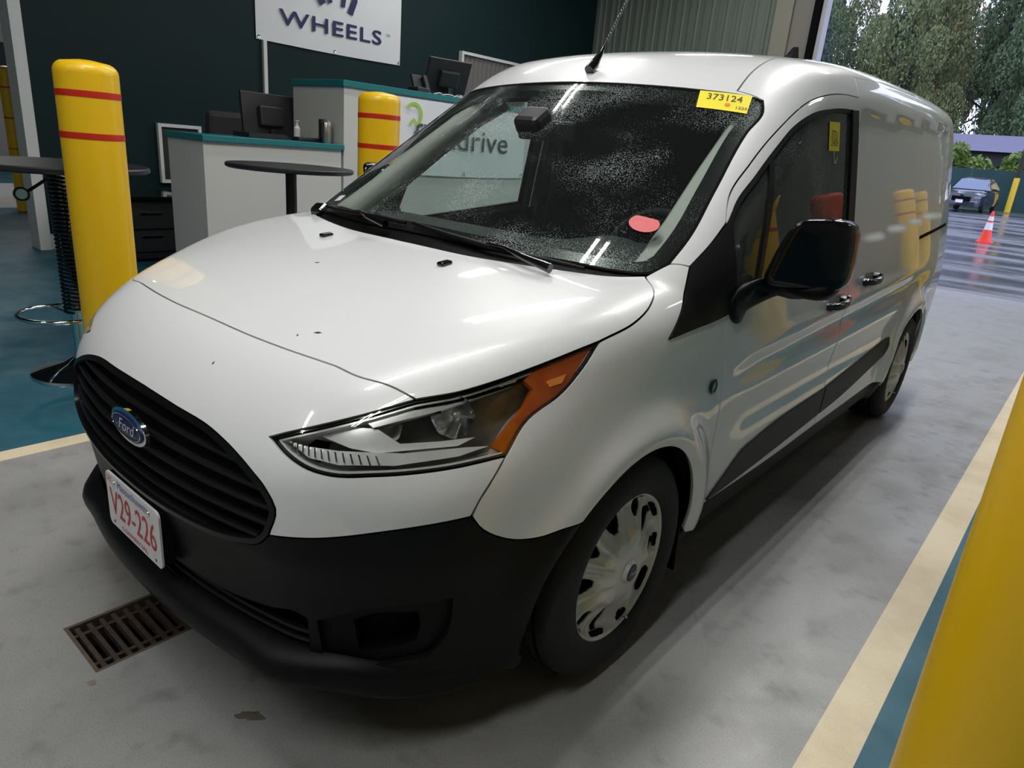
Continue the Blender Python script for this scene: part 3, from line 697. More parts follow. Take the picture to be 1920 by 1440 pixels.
# slatted grilles
def slat_run(name,z,xm,parent,off,h=.007,dep=.012,mat=grilleb,bow=0):
    xs=np.linspace(-xm,xm,41); P=np.array([(x,0.02,z+bow*(1-(x/xm)**2)) for x in xs])
    for _ in range(12): P[:,1]+=F(P)
    N=grad(P); N[:,2]=0; N/=np.linalg.norm(N,axis=1,keepdims=True); bm=bmesh.new(); rows=[]
    for p,n_ in zip(P,N):
        c_=p+n_*off; rows.append([bm.verts.new(tuple(c_+n_*a+np.array([0,0,b]))) for a,b in ((-dep,h),(-.003,h*.8),(0,0),(-.003,-h*.8),(-dep,-h))])
    for a,b in zip(rows[:-1],rows[1:]):
        for k in range(4): bm.faces.new((a[k],b[k],b[k+1],a[k+1]))
    bmesh.ops.recalc_face_normals(bm,faces=bm.faces); return bobj(name,bm,mat,parent,auto=.8)
gout=chain(c_gt,c_gb,rv(mir(c_gb)),rv(mir(c_gt)))
grl=bpy.data.objects.new('grille',None); COL.objects.link(grl); par(grl,van)
def inset3(P,g,d=(0,-1,0)):
    P=np.asarray(P); q=inset2(np.stack([P[:,0],P[:,2]],1),g); R_=P.copy(); R_[:,0]=q[:,0]; R_[:,2]=q[:,1]; return R_
panel('surround',gout,(0,-1,.1),surr,grl,off=.003,gap=.001,grid=.02,thick=.03,holes=[inset3(gout,.013)],hgap=0)
panel('backing',gout,(0,-1,.1),void,grl,off=-.045,gap=.001,grid=.05,thick=0)
for z,xm in ((.535,.40),(.568,.485),(.602,.515),(.637,.515),(.672,.492),(.706,.44),(.735,.34)): slat_run('slat',z,xm,grl,-.006,bow=.004*(z-.64)*10)
lg=bpy.data.objects.new('lower_grille',None); COL.objects.link(lg); par(lg,van)
panel('backing',chain(c_lgb,c_lge,c_lgt,rv(mir(c_lgt)),rv(mir(c_lge)),rv(mir(c_lgb))),(0,-1,.0),void,lg,off=-.05,gap=-.01,grid=.06,thick=0)
for z in (.292,.314,.338): slat_run('slat',z,.565,lg,-.010,h=.006)
# emblem
em=bpy.data.objects.new('emblem',None); COL.objects.link(em); par(em,van)
EX,EZ=.040,.680
def oval(name,y,a,b,mat,dome,parent,rim=0):
    V=[(EX,y-dome,EZ)];Fc=[];n=48;rr=[.5,.85,1.0]
    for r in rr:
        for k in range(n): t=2*math.pi*k/n; V.append((EX+a*r*math.cos(t),y-dome*(1-r*r),EZ+b*r*math.sin(t)))
    for k in range(n): V.append((EX+a*1.0*math.cos(2*math.pi*k/n),y+.009,EZ+b*math.sin(2*math.pi*k/n)))
    for k in range(n): Fc.append((0,1+(k+1)%n,1+k))
    for r in range(3):
        for k in range(n): a0=1+r*n+k; a1=1+r*n+(k+1)%n; Fc.append((a0,a1,a1+n,a0+n))
    bm=bmesh.new(); me=bpy.data.meshes.new('t'); me.from_pydata(V,[],Fc); bm.from_mesh(me); bmesh.ops.recalc_face_normals(bm,faces=bm.faces); return bobj(name,bm,mat,parent,auto=.7)
oval('rim',-.002,.094,.040,chrome,.004,em); oval('plaque',-.0045,.084,.032,ember,.004,em)
tube('inner_line',[(EX+.076*math.cos(t),-.0075,EZ+.0265*math.sin(t)) for t in np.linspace(0,2*math.pi,49)[:-1]],.0011,chrome,em,6,closed=True)
text('script','Ford',M('emblem_script_silver',(.75,.77,.8),.35,.3),em,(EX+.004,-.0100,EZ+.002),(1,0,0),(0,0,1),.042,0,shear=.35,width=.088,offset=-.004)
# licence plate
lp=bpy.data.objects.new('licence_plate',None); COL.objects.link(lp); par(lp,van)
PX,PY,PZ=.008,.0,.426
def rrect(w,h,r,n=6):
    P=[]
    for cx,cz,a0 in ((w/2-r,h/2-r,0),(-w/2+r,h/2-r,90),(-w/2+r,-h/2+r,180),(w/2-r,-h/2+r,270)):
        for k in range(n+1): a=math.radians(a0+90*k/n); P.append((cx+r*math.cos(a),cz+r*math.sin(a)))
    return P
def plate(name,P,y0,y1,mat,parent,c=(0,0)):
    n=len(P); V=[(c[0]+x,y0,c[1]+z) for x,z in P]+[(c[0]+x,y1,c[1]+z) for x,z in P]
    Fc=[tuple(range(n)),tuple(range(2*n-1,n-1,-1))]+[(k,n+k,n+(k+1)%n,(k+1)%n) for k in range(n)]
    o=obj(name,V,Fc,mat,parent); bm=bmesh.new(); bm.from_mesh(o.data); bmesh.ops.recalc_face_normals(bm,faces=bm.faces); bm.to_mesh(o.data); bm.free(); return o
plate('plate_bracket',rrect(.298,.146,.01),PY+.004,PY+.03,blackp,lp,(PX,PZ))
plate('plate_sheet',rrect(.304,.152,.016),PY-.002,PY+.003,platew,lp,(PX,PZ))
text('number','V29-226',redink,lp,(PX,PY-.003,PZ-.006),(1,0,0),(0,0,1),.105,0,width=.262)
text('state_name','Massachusetts',blueink,lp,(PX+.008,PY-.003,PZ+.058),(1,0,0),(0,0,1),.030,0,width=.175)
text('plate_class','COMMERCIAL',redink,lp,(PX,PY-.003,PZ-.062),(1,0,0),(0,0,1),.018,0,width=.15)
text('month','DEC',redink,lp,(PX-.128,PY-.003,PZ+.058),(1,0,0),(0,0,1),.022,0,width=.03)
for sx_ in (-.10,.10): lathe('bolt',[(.001,-.0055),(.005,-.005),(.006,-.001)],(PX+sx_,PY,PZ+.055),chrome,lp,12,axis='Y',close=False)
for sx_ in (-.12,.12): lathe('bolt_hole',[(.001,-.0032),(.004,-.003)],(PX+sx_,PY,PZ-.062),void,lp,12,axis='Y',close=False)
# headlights
hl=chain(rv(c_ht),c_hs1,rv(c_ho),rv(c_hb))
amb=np.array([(.823,.696,.956),(.829,.599,.873),(.813,.490,.820),(.817,.437,.765),(.797,.411,.781),(.799,.439,.802),(.802,.499,.848),(.797,.531,.884),(.781,.517,.901),(.783,.545,.918),(.800,.609,.935)])
D1=(.62,-.72,.25)
for s in (1,-1):
    f=(lambda P: np.asarray(P,float)) if s==1 else (lambda P: mir(P))
    h=bpy.data.objects.new('headlight',None); COL.objects.link(h); par(h,van); D=(D1[0]*s,D1[1],D1[2])
    d_=nrm(D); u=nrm(np.cross([0,0,1.],d_)); v=np.cross(d_,u)
    def ins(P,g):
        P=f(P); p=np.stack([P@u,P@v],1); q=inset2(p,g); return P+(q-p)[:,:1]*u+(q-p)[:,1:]*v
    panel('bezel',f(hl),D,gloss,h,off=-.004,gap=.002,grid=.03,thick=.02,holes=[ins(hl,.0045)],hgap=0)
    panel('lens',ins(hl,.002),D,lensm,h,off=.0,gap=.0,grid=.025,thick=0)
    panel('reflector_shell',ins(hl,.004),D,M('lamp_inner_grey',(.13,.13,.12),.3,.3,noise=.5,nscale=18),h,off=-.082,gap=.0,grid=.03,thick=0)
    panel('shell_wall',ins(hl,.006),D,lampsil,h,off=-.010,gap=0,grid=.02,thick=.075,holes=[ins(hl,.010)],hgap=0)
    panel('turn_reflector',f(amb),D,amber,h,off=-.008,gap=.0,grid=.02,thick=.02)
    panel('side_marker',f([(.815,.620,.905),(.808,.560,.897),(.808,.572,.882),(.816,.605,.887)]),D,amberb,h,off=-.005,gap=0,grid=.02,thick=.004)
    panel('chrome_blade',f([(.500,.115,.778),(.560,.125,.757),(.620,.155,.752),(.700,.235,.756),(.770,.345,.770),(.797,.405,.785),(.770,.365,.785),(.700,.255,.778),(.640,.195,.778),(.600,.170,.775),(.545,.135,.775)]),D,lampsil,h,off=-.016,gap=0,grid=.02,thick=.02)
    panel('silver_shelf',f([(.560,.150,.800),(.620,.180,.785),(.666,.215,.778),(.764,.350,.790),(.780,.385,.805),(.74,.32,.800),(.692,.253,.797),(.650,.225,.825),(.60,.195,.825)]),D,lampsil,h,off=-.026,gap=0,grid=.02,thick=.02)
    panel('top_strip',f([(.615,.225,.832),(.690,.340,.862),(.752,.470,.893),(.770,.512,.903),(.764,.500,.888),(.70,.36,.850),(.63,.235,.820)]),D,lampsil,h,off=-.018,gap=0,grid=.02,thick=.02)
    for k in range(13):
        q=k/12; a_=np.array([.505+.15*q,.128+.05*q+.06*q*q,.757-.012*q]); panel('reflector_fin',f([a_,a_+[.004,.001,0],a_+[-.004+.012*(1-q),-.004,.020],a_+[-.008+.012*(1-q),-.005,.020]]),D,chrome,h,off=-.013,gap=0,grid=.02,thick=.004)
    for (c_,r_,nm) in (((.628,.268,.808),.036,'high_beam_bowl'),((.712,.375,.830),.047,'low_beam_bowl')):
        ax=nrm((.45*s,-.88,.12)); c_=np.array(c_)*[s,1,1]; a_=nrm(np.cross(ax,[0,0,1])); b_=np.cross(ax,a_); V=[];Fc=[];n=36;R_=8
        for j in range(R_+1):
            q=j/R_
            for k in range(n): t=2*math.pi*k/n; fl_=1+.03*math.sin(8*t)*q; V.append(c_+ax*(-.045+.045*q*q)+(a_*math.cos(t)+b_*math.sin(t))*(r_*max(q,.02)*fl_))
        for j in range(R_):
            for k in range(n): a0=j*n+k;a1=j*n+(k+1)%n; Fc.append((a0,a1,a1+n,a0+n))
        bo=obj(nm,V,Fc,lampsil if nm[0]=='h' else chrome,h,smooth=True)
        V=[];Fc=[]
        for j,(r2,hh) in enumerate(((.010,-.045),(.010,-.02),(.006,-.012),(.001,-.010))):
            for k in range(12): t=2*math.pi*k/12; V.append(c_+ax*hh+(a_*math.cos(t)+b_*math.sin(t))*r2)
        for j in range(3):
            for k in range(12): Fc.append((j*12+k,j*12+(k+1)%12,(j+1)*12+(k+1)%12,(j+1)*12+k))
        obj('bulb',V,Fc,M('bulb_glass',(.5,.45,.4),.1,.3),h,smooth=True)
# ------------- sides -------------
sail=spl([(.874,.955,.945),(.83,1.12,1.051),(.793,1.381,1.241)]); 
c_glass=spl([GC,(.761,1.203,1.163),(.733,1.377,1.29),(.693,1.62,1.464),(.686,1.735,1.540),(.663,1.770,1.573)])
c_glast=spl([(.663,1.770,1.573),(.60,1.755,1.585),(.439,1.715,1.598),(.3,1.69,1.603),(.15,1.675,1.606),(0,1.67,1.607)])
c_wb=spl([HC,GC]); 
c_sl=spl([GC,(.789,1.130,1.112),SL]); 
c_sail_lo=spl([(.874,.955,.945),(.873,1.087,.953),(.874,1.227,.962),(.872,1.30,.968)])
c_sailf=spl([SL,(.840,1.07,1.02),(.874,.955,.945)])
dgf=spl([(.885,1.35,.325),(.885,1.345,.5),(.885,1.341,.663),(.887,1.305,.794),(.881,1.29,.911),(.872,1.30,.968)])
fend=chain(c_fb,arch_f,spl([A1,(.885,1.235,.30),(.885,1.24,.292)]),spl([(.885,1.24,.292),(.885,1.345,.305),(.885,1.35,.325)]),dgf,rv(c_sail_lo),rv(c_sailf),rv(c_sl),rv(c_wb),rv(c_hs2),rv(c_ho),rv(c_seam))
panel('front_fender',fend,(1,-.25,.15),paint,van,grid=.025,mirror=True,thick=.012)
# door
dtop=spl([(.872,1.30,.968),(.86,1.30,1.02),(.812,1.325,1.185),(.798,1.345,1.215),(.771,1.392,1.268),(.752,1.55,1.378),(.746,1.745,1.494),(.748,1.93,1.584),(.753,2.11,1.628),(.751,2.28,1.648),(.750,2.469,1.656)])
dbz=.318
drear=spl([(.750,2.469,1.656),(.79,2.474,1.45),(.85,2.478,1.1),(.885,2.48,.8),(.885,2.48,.5),(.88,2.48,dbz)])
dbot=spl([(.88,2.48,dbz),(.88,2.0,.312),(.885,1.35,.325)])
win=chain(spl([(.86,1.335,1.02),(.82,1.335,1.20)]),spl([(.82,1.335,1.20),(.793,1.385,1.243),(.777,1.55,1.351),(.767,1.705,1.444),(.763,1.8,1.497),(.766,1.93,1.548),(.768,2.133,1.585),(.766,2.27,1.599),(.764,2.41,1.606)]),spl([(.764,2.41,1.606),(.80,2.418,1.40),(.86,2.43,1.082)]),spl([(.86,2.43,1.082),(.872,2.0,1.04),(.872,1.7,1.01),(.872,1.5,.99),(.872,1.335,.975)]),spl([(.872,1.335,.975),(.86,1.335,1.02)]))
panel('front_door',chain(dtop,drear,dbot,dgf),(1,0,.12),paint,van,grid=.03,mirror=True,thick=.015,holes=[win],hgap=0)
# window furniture
wi=lambda P,g,dd=(1,0,.12): (lambda d_: (lambda u,v: (lambda p: np.asarray(P)+(inset2(p,g)-p)[:,:1]*u+(inset2(p,g)-p)[:,1:]*v)(np.stack([np.asarray(P)@u,np.asarray(P)@v],1)))(nrm(np.cross([0,0,1.],d_)),np.cross(d_,nrm(np.cross([0,0,1.],d_)))))(nrm(dd))
panel('window_seal',win,(1,0,.12),blackp,van,off=-.003,gap=-.002,grid=.03,mirror=True,thick=.01,holes=[wi(win,.014)],hgap=0)
wl,wr=panel('side_window',wi(win,.010),(1,0,.12),sideg,van,off=-.010,gap=0,grid=.05,mirror=True,thick=0)
wr.data.materials[0]=farg
sailp=chain(rv(c_sailf),spl([SL,(.81,1.25,1.16),(.800,1.345,1.213),(.793,1.381,1.241)]),spl([(.793,1.381,1.241),(.82,1.345,1.15),(.872,1.345,.975)]),rv(spl([(.874,.955,.945),(.873,1.10,.952),(.874,1.227,.960),(.872,1.345,.972)])))
panel('sail_panel',sailp,(1,0,.12),blackp,van,off=.004,gap=.001,grid=.03,mirror=True,thick=.02)
bsp=chain(spl([(.764,2.385,1.604),(.763,2.466,1.61)]),spl([(.763,2.466,1.61),(.80,2.472,1.40),(.86,2.474,1.088)]),spl([(.86,2.474,1.088),(.86,2.39,1.078)]),spl([(.86,2.39,1.078),(.80,2.388,1.40),(.764,2.385,1.604)]))
panel('b_pillar_strip',bsp,(1,0,.12),blackp,van,off=.002,gap=.001,grid=.03,mirror=True,thick=.01)
bar=chain(spl([(.7665,1.645,1.412),(.766,1.675,1.43)]),spl([(.766,1.675,1.43),(.82,1.59,1.20),(.865,1.525,1.00)]),spl([(.865,1.525,1.00),(.865,1.495,.995)]),spl([(.865,1.495,.995),(.82,1.56,1.20),(.7665,1.645,1.412)]))
panel('window_divider',bar,(1,0,.12),blackp,van,off=-.004,gap=0,grid=.03,mirror=True,thick=.012)
belt=chain(spl([(.872,1.345,.966),(.872,1.7,1.001),(.872,2.0,1.031),(.862,2.468,1.078)]),spl([(.862,2.468,1.078),(.86,2.468,1.10)]),spl([(.86,2.468,1.10),(.872,2.0,1.052),(.872,1.7,1.022),(.872,1.345,.988)]),spl([(.872,1.345,.988),(.872,1.345,.966)]))
panel('belt_seal',belt,(1,0,.12),blackp,van,off=.003,gap=0,grid=.03,mirror=True,thick=.012)
# sliding door
sf=spl([(.88,2.484,dbz),(.885,2.484,.5),(.885,2.484,.8),(.85,2.482,1.1),(.79,2.478,1.45),(.750,2.473,1.656),(.716,2.50,1.728),(.709,2.512,1.737)])
stp=spl([(.709,2.512,1.737),(.691,3.097,1.770),(.672,3.67,1.794)])
sre=spl([(.672,3.67,1.794),(.72,3.70,1.70),(.78,3.71,1.4),(.84,3.71,1.1),(.885,3.70,.80),(.89,3.66,.68),(.89,3.60,.60),(.885,3.565,.50),(.88,3.55,dbz)])
sbt=spl([(.88,3.55,dbz),(.88,3.0,.318),(.88,2.484,dbz)])
panel('sliding_door',chain(sf,stp,sre,sbt),(1,0,.18),paint,van,grid=.03,mirror=True,thick=.015)
# body side: pillar, rail, quarter
grv=spl([(.572,1.765,1.598),(.561,1.879,1.672),(.558,2.0,1.722),(.56,2.5,1.79),(.565,3.4,1.83),(.565,4.2,1.83),(.56,4.68,1.80)])
rar=spl([(.56,4.68,1.80),(.62,4.715,1.78),(.68,4.74,1.70),(.74,4.765,1.4),(.80,4.775,1.1),(.82,4.775,.8),(.82,4.76,.5),(.80,4.74,.30)])
RC=(3.935,.32); arch_r=arc(*RC,.36,-.08,math.pi+.12,48)
rb=chain(spl([(.80,4.74,.30),(.86,4.45,.30),arch_r[0]]),arch_r,spl([arch_r[-1],(.88,3.556,dbz)]))
sailtop=spl([SL,(.81,1.25,1.16),(.800,1.345,1.213)])
side=chain(c_glass,spl([(.663,1.770,1.573),(.62,1.768,1.588),(.572,1.765,1.598)]),grv,rar,rb,rv(sre),rv(stp),rv(sf)[:14],)
# lower boundary between the doors and the pillar: top of front door back to the sail
k0=np.argmin(np.linalg.norm(sf-np.array([.750,2.473,1.656]),axis=1))
k1=np.argmin(np.linalg.norm(dtop-np.array([.798,1.345,1.215]),axis=1))
side=chain(c_glass,spl([(.663,1.770,1.573),(.62,1.768,1.588),(.572,1.765,1.598)]),grv,rar,rb,rv(sre),rv(stp),rv(sf[k0:]),rv(dtop[k1:]),rv(sailtop),rv(c_sl))
panel('body_side',side,(1,0,.55),paint,van,grid=.03,mirror=True,thick=.012)
# roof
rf=spl([(.558,4.70,1.80),(.3,4.745,1.81),(0,4.75,1.81)])
panel('roof',chain(rv(c_glast)[:],spl([(.663,1.770,1.573),(.62,1.768,1.588),(.572,1.765,1.598)])[::1][:],grv,rf,rv(mir(rf)),rv(mir(grv)),rv(mir(spl([(.663,1.770,1.573),(.62,1.768,1.588),(.572,1.765,1.598)]))),mir(c_glast)),(0,-.2,1),paint,van,grid=.04,gap=.0025,thick=.012)
# rear face
rr_=chain(rf,rv(mir(rf)),mir(rar),spl([(-.80,4.74,.30),(0,4.80,.30),(.80,4.74,.30)]),rv(rar))
panel('rear_doors',rr_,(0,1,.15),paint,van,grid=.05,thick=.012)
# side mouldings
tr_top=spl([(.873,1.399,.340),(.875,1.50,.395),(.877,1.60,.448),(.877,1.75,.470),(.877,2.50,.498)]); tr_top2=spl([(.877,2.50,.498),(.88,3.0,.533),(.881,3.54,.570)])
sm=(.877,2.51,.498); 
panel('door_moulding',chain(tr_top,spl([(.877,2.47,.497),(.876,2.47,.378)]) if False else spl([(.877,2.47,.4965),(.876,2.474,.375)]),spl([(.876,2.474,.375),(.872,1.75,.345),(.873,1.399,.340)])) if False else chain(spl([(.873,1.399,.338),(.875,1.50,.392),(.877,1.61,.450),(.877,1.75,.470),(.877,2.474,.497)]),spl([(.877,2.474,.497),(.876,2.476,.375)]),spl([(.876,2.476,.375),(.872,1.75,.345),(.873,1.50,.338),(.873,1.399,.338)])),(1,0,0),trimg,van,off=.006,gap=0,grid=.04,thick=.012,mirror=True)
panel('sliding_door_moulding',chain(spl([(.877,2.49,.498),(.88,3.0,.533),(.881,3.53,.569)]),spl([(.881,3.53,.569),(.885,3.53,.53),(.882,3.50,.49),(.875,3.36,.453)]),spl([(.875,3.36,.453),(.874,2.65,.383),(.876,2.492,.376)]),spl([(.876,2.492,.376),(.877,2.49,.498)])),(1,0,0),trimg,van,off=.006,gap=0,grid=.04,thick=.012,mirror=True)
rk=chain(spl([(.885,1.24,.288),(.88,1.6,.306),(.88,3.55,.312)]),spl([(.88,3.55,.312),(.85,3.57,.205)]),spl([(.85,3.57,.205),(.85,2.4,.200),(.85,1.235,.205)]),spl([(.85,1.235,.205),(.885,1.24,.288)]))
panel('rocker_panel',rk,(1,0,-.2),blackp,van,off=-.012,gap=.001,grid=.04,thick=.02,mirror=True)  # black stands in for the shade on the rocker below the doors
# sliding track
panel('door_track',chain(spl([(.849,3.76,1.095),(.827,4.58,1.146)]),spl([(.827,4.58,1.146),(.827,4.58,1.128)]),spl([(.827,4.58,1.128),(.849,3.76,1.077)]),spl([(.849,3.76,1.077),(.849,3.76,1.095)])),(1,0,.1),void,van,off=.002,gap=0,grid=.03,thick=.004,mirror=True)
# rail seam above the sliding door in dark
def strip(name,pts,w,mat,off=.0015,d=(1,0,.5),mirror=True,parent=None):
    c_=spl(pts,.02); N=grad(c_); T_=np.gradient(c_,axis=0); S=np.cross(N,T_); S/=np.linalg.norm(S,axis=1,keepdims=True)
    def mk(s):
        V=[];Fc=[]
        for p,n_,q in zip(c_,N,S):
            for k in (-1,1): V.append((p+n_*off+q*w*k/2)*[s,1,1])
        for i in range(len(c_)-1): f_=(2*i,2*i+1,2*i+3,2*i+2); Fc.append(f_)
        return obj(name,V,Fc,mat,parent or van,smooth=True)
    a=mk(1); 
    if mirror: mk(-1)
    return a
# glass
panel('cowl_cover',chain(rv(c_cowl)[:],spl([HC,(.738,1.058,1.085)]),spl([(.738,1.058,1.085),(.66,1.01,1.10),(.555,.972,1.105),(.406,.93,1.106),(.2,.895,1.108),(0,.885,1.11)]),rv(mir(spl([(.738,1.058,1.085),(.66,1.01,1.10),(.555,.972,1.105),(.406,.93,1.106),(.2,.895,1.108),(0,.885,1.11)]))),rv(mir(spl([HC,(.738,1.058,1.085)]))),mir(c_cowl)),(0,-.5,1),blackp,van,off=-.008,gap=-.003,grid=.03,thick=.012)
c_gbm=spl([GC,(.748,1.06,1.09),(.66,1.0,1.095),(.555,.962,1.10),(.406,.918,1.10),(.2,.885,1.102),(0,.876,1.105)])
gl=chain(c_gbm,rv(mir(c_gbm)),mir(c_glass),mir(c_glast),rv(c_glast),rv(c_glass))
dw=(0,-.62,.78)
def wi2(P,g,dd):
    d_=nrm(dd); u=nrm(np.cross([0,0,1.],d_)); v=np.cross(d_,u); p=np.stack([P@u,P@v],1); q=inset2(p,g); return P+(q-p)[:,:1]*u+(q-p)[:,1:]*v
panel('windscreen',gl,dw,winds,van,off=-.003,gap=.003,grid=.04,thick=0)
def resimp(P,k=4): return P[::k]
fi=wi2(gl,.030,dw)
# frit band: wider at the bottom and at the sensor
panel('windscreen_frit',gl,dw,M('black_frit',(.008,.008,.009),.25),van,off=-.006,gap=.004,grid=.03,thick=0,holes=[wi2(gl[::3],.048,dw)],hgap=0)
panel('windscreen_seal',wi2(gl,-.002,dw),dw,void,van,off=-.001,gap=0,grid=.03,thick=.01,holes=[wi2(gl,.006,dw)],hgap=0)
# ------------- wheels -------------
def wheel(x,y,s,label=None):
    w=bpy.data.objects.new('wheel',None); COL.objects.link(w); par(w,van); c_=(x,y,.322); R=.322; tw=.205
    prof=[(.206,-.01),(.215,.005),(.232,.012),(.262,.016),(.290,.008),(.306,-.006),(.3155,-.022),(.320,-.05),(.322,-.10),(.320,-.16),(.312,-.19),(.29,-.205),(.22,-.205),(.205,-.19)]
    bm=ring([(r,h*s) for r,h in prof],c_,72,'X',False)
    bobj('tyre',bm,rubber,w,auto=.9)
    # tread grooves as separate ribs
    for hx in (-.045,-.075,-.105,-.135,-.165): 
        lathe('tread_groove',[(.3222,(hx-.0035)*s),(.3226,hx*s),(.3222,(hx+.0035)*s)],c_,void,w,72,'X',close=False)
    lathe('rim_barrel',[(.205,-.19*s),(.195,-.15*s),(.195,-.02*s),(.208,-.004*s)],c_,void,w,48,'X',close=False)
    lathe('brake_disc',[(.001,-.05*s),(.14,-.05*s),(.14,-.07*s),(.001,-.07*s)],c_,M('brake_iron',(.05,.045,.04),.5,.8),w,40,'X',close=False)
    # hubcap: polar sheet with ten openings
    nA,nR=360,46; rs=np.linspace(.030,.213,nR+1); V=[];idx={};Fc=[]
    def hgt(r,a):
        base=-.006+.030*math.exp(-((r-.05)/.07)**2)-.012*math.exp(-((r-.175)/.035)**2)+.010*math.exp(-((r-.207)/.008)**2)
        m_=(a/(2*math.pi)*5)%1.0; dm=min(abs(m_-.5)/.21,min(m_,1-m_)/.15,1.0) if True else 1; pk=(1-step(.45,1.0,dm))*step(.10,.125,r)*step(.208,.198,r)
        base-=.010*pk
        sp=math.cos(5*a); k=step(.06,.11,r)*step(.205,.18,r)
        return base+k*(.008*sp-.007*abs(math.sin(5*a))**8+.004*math.cos(10*a+2.2*(r-.1)*10)*.6)
    def hole(r,a):
        m=(a/(2*math.pi)*5)%1.0
        for c0_,hw,r0,r1 in ((.5,.125,.120,.195),(.0,.080,.145,.197),(1.0,.080,.145,.197)):
            if r0<r<r1:
                q=(r-r0)/(r1-r0); ww=hw*math.sin(math.pi*min(max(q*.8+.12,0),1))**.7
                if abs(m-c0_)<ww: return True
        return False
    for j,r in enumerate(rs):
        for k in range(nA): a=2*math.pi*k/nA; idx[j,k]=len(V); V.append((x+s*hgt(r,a),y+r*math.cos(a),.322+r*math.sin(a)))
    hm=[[hole((rs[j]+rs[j+1])/2,2*math.pi*(k+.5)/nA) for k in range(nA)] for j in range(nR)]
    for j in range(nR):
        for k in range(nA):
            if hm[j][k]: continue
            k2=(k+1)%nA; Fc.append((idx[j,k],idx[j,k2],idx[j+1,k2],idx[j+1,k]))
    hc_=obj('hubcap',V,Fc,hubm,w,smooth=True); md=hc_.modifiers.new('s','SOLIDIFY'); md.thickness=.006; md.offset=1 if s<0 else -1
    bm=bmesh.new(); bm.from_mesh(hc_.data); bmesh.ops.recalc_face_normals(bm,faces=bm.faces)
    if sum(f.normal.x for f in bm.faces)*s<0: bmesh.ops.reverse_faces(bm,faces=bm.faces)
    bm.to_mesh(hc_.data); bm.free(); md.offset=-1
    lathe('hub_badge',[(.001,.034*s),(.022,.033*s),(.026,.029*s)],c_,M('hub_badge_dark',(.03,.03,.04),.25,.3),w,32,'X',close=False)
    lathe('hub_ring',[(.025,.031*s),(.0285,.033*s),(.036,.018*s)],c_,hubm,w,32,'X',close=False)
    text('hub_script','Ford',chrome,w,(x+.0355*s,y,.322),(0,s,0),(0,0,1),.016,0,shear=.3,width=.032)
    tube('valve',[(x+.01*s,y+.03,.322-.165),(x+.022*s,y+.03,.322-.163)],.004,chrome,w,8)
    return w
for s in (1,-1):
    for yy in (.882,3.945): wheel(.884*s,yy,s)
# wheel wells + underbody blockers
for s in (1,-1):
    for yy in (.863,3.935):
        bm=bmesh.new(); n=28; a0,a1=-.15,math.pi+.2; rows=[]
        for hx,rr in ((.872,.366),(.86,.375),(.62,.375),(.60,.36),(.60,.10)):
            rows.append([bm.verts.new((s*hx,yy+rr*math.cos(a0+(a1-a0)*k/n),.32+rr*math.sin(a0+(a1-a0)*k/n))) for k in range(n+1)])
        for a,b in zip(rows[:-1],rows[1:]):
            for k in range(n): bm.faces.new((a[k],a[k+1],b[k+1],b[k]))
        bobj('wheel_arch_liner',bm,void,van,smooth=True)
for s in (1,-1):
    # mud flap
    bm=bmesh.new(); box(bm,(s*.80,1.245,.235),(.15,.012,.19),Euler((.08,0,0)).to_matrix(),.003); bobj('mud_flap',bm,blackp,van)
    bm=bmesh.new(); box(bm,(s*.80,4.32,.26),(.15,.012,.22),Euler((.2,0,0)).to_matrix(),.003); bobj('mud_flap',bm,blackp,van)
bm=bmesh.new(); box(bm,(0,2.45,.24),(1.15,4.3,.06)); box(bm,(0,2.42,.26),(1.66,2.2,.05)); box(bm,(0,.55,.55),(1.05,.75,.50)); box(bm,(0,4.5,.3),(1.5,.35,.1)); bobj('underbody',bm,void,van)
# ------------- side hardware -------------
def handle(y,z,s):
    h=bpy.data.objects.new('door_handle',None); COL.objects.link(h); par(h,van)
    P=np.array([(.88,y+q,z+.045*q) for q in np.linspace(-.10,.10,11)]);
    for _ in range(8): P[:,0]-=F(P)
    pts=[];rad=[]
    for i,p in enumerate(P):
        e=abs(i-5)/5; pts.append((s*(p[0]+.038-.022*e**3),p[1],p[2])); rad.append(.017-.004*e*e)
    tube('grip',pts,.015,gloss,h,12,rad=rad)
    bm=bmesh.new(); box(bm,(s*(P[9][0]+.012),P[9][1]+.01,P[9][2]),(.045,.045,.045),None,.012); bobj('lock_cap',bm,gloss,h)
    bm=bmesh.new(); box(bm,(s*(P[1][0]+.010),P[1][1],P[1][2]),(.04,.03,.034),None,.01); bobj('pivot',bm,gloss,h)
    n_=[]
    cup_=spl([(P[5][0],y-.07,z-.028),(P[5][0],y,z-.034),(P[5][0],y+.07,z-.02),(P[5][0],y+.075,z+.02),(P[5][0],y,z+.03),(P[5][0],y-.07,z+.024),(P[5][0],y-.085,z)],.02)
    if s<0: cup_=mir(cup_)
    panel('recess',cup_,(s,0,0),M('recess_shade_grey',(.30,.30,.29),.4),h,off=.001,gap=0,grid=.02,thick=0)  # flat grey patch, the shade of the handle cup put into its colour
for s in (1,-1): handle(2.30,.892,s); handle(2.78,.944,s)
for s in (1,-1):
    lathe('side_badge_ring',[(.020,.0),(.024,.006*s),(.016,.008*s)],(s*.889,1.245,.766),gloss,van,24,'X',close=False)
    lathe('side_badge',[(.001,.007*s),(.016,.006*s),(.018,.001*s)],(s*.889,1.245,.766),M('badge_gold',(.45,.38,.18),.3,.8),van,24,'X',close=False)
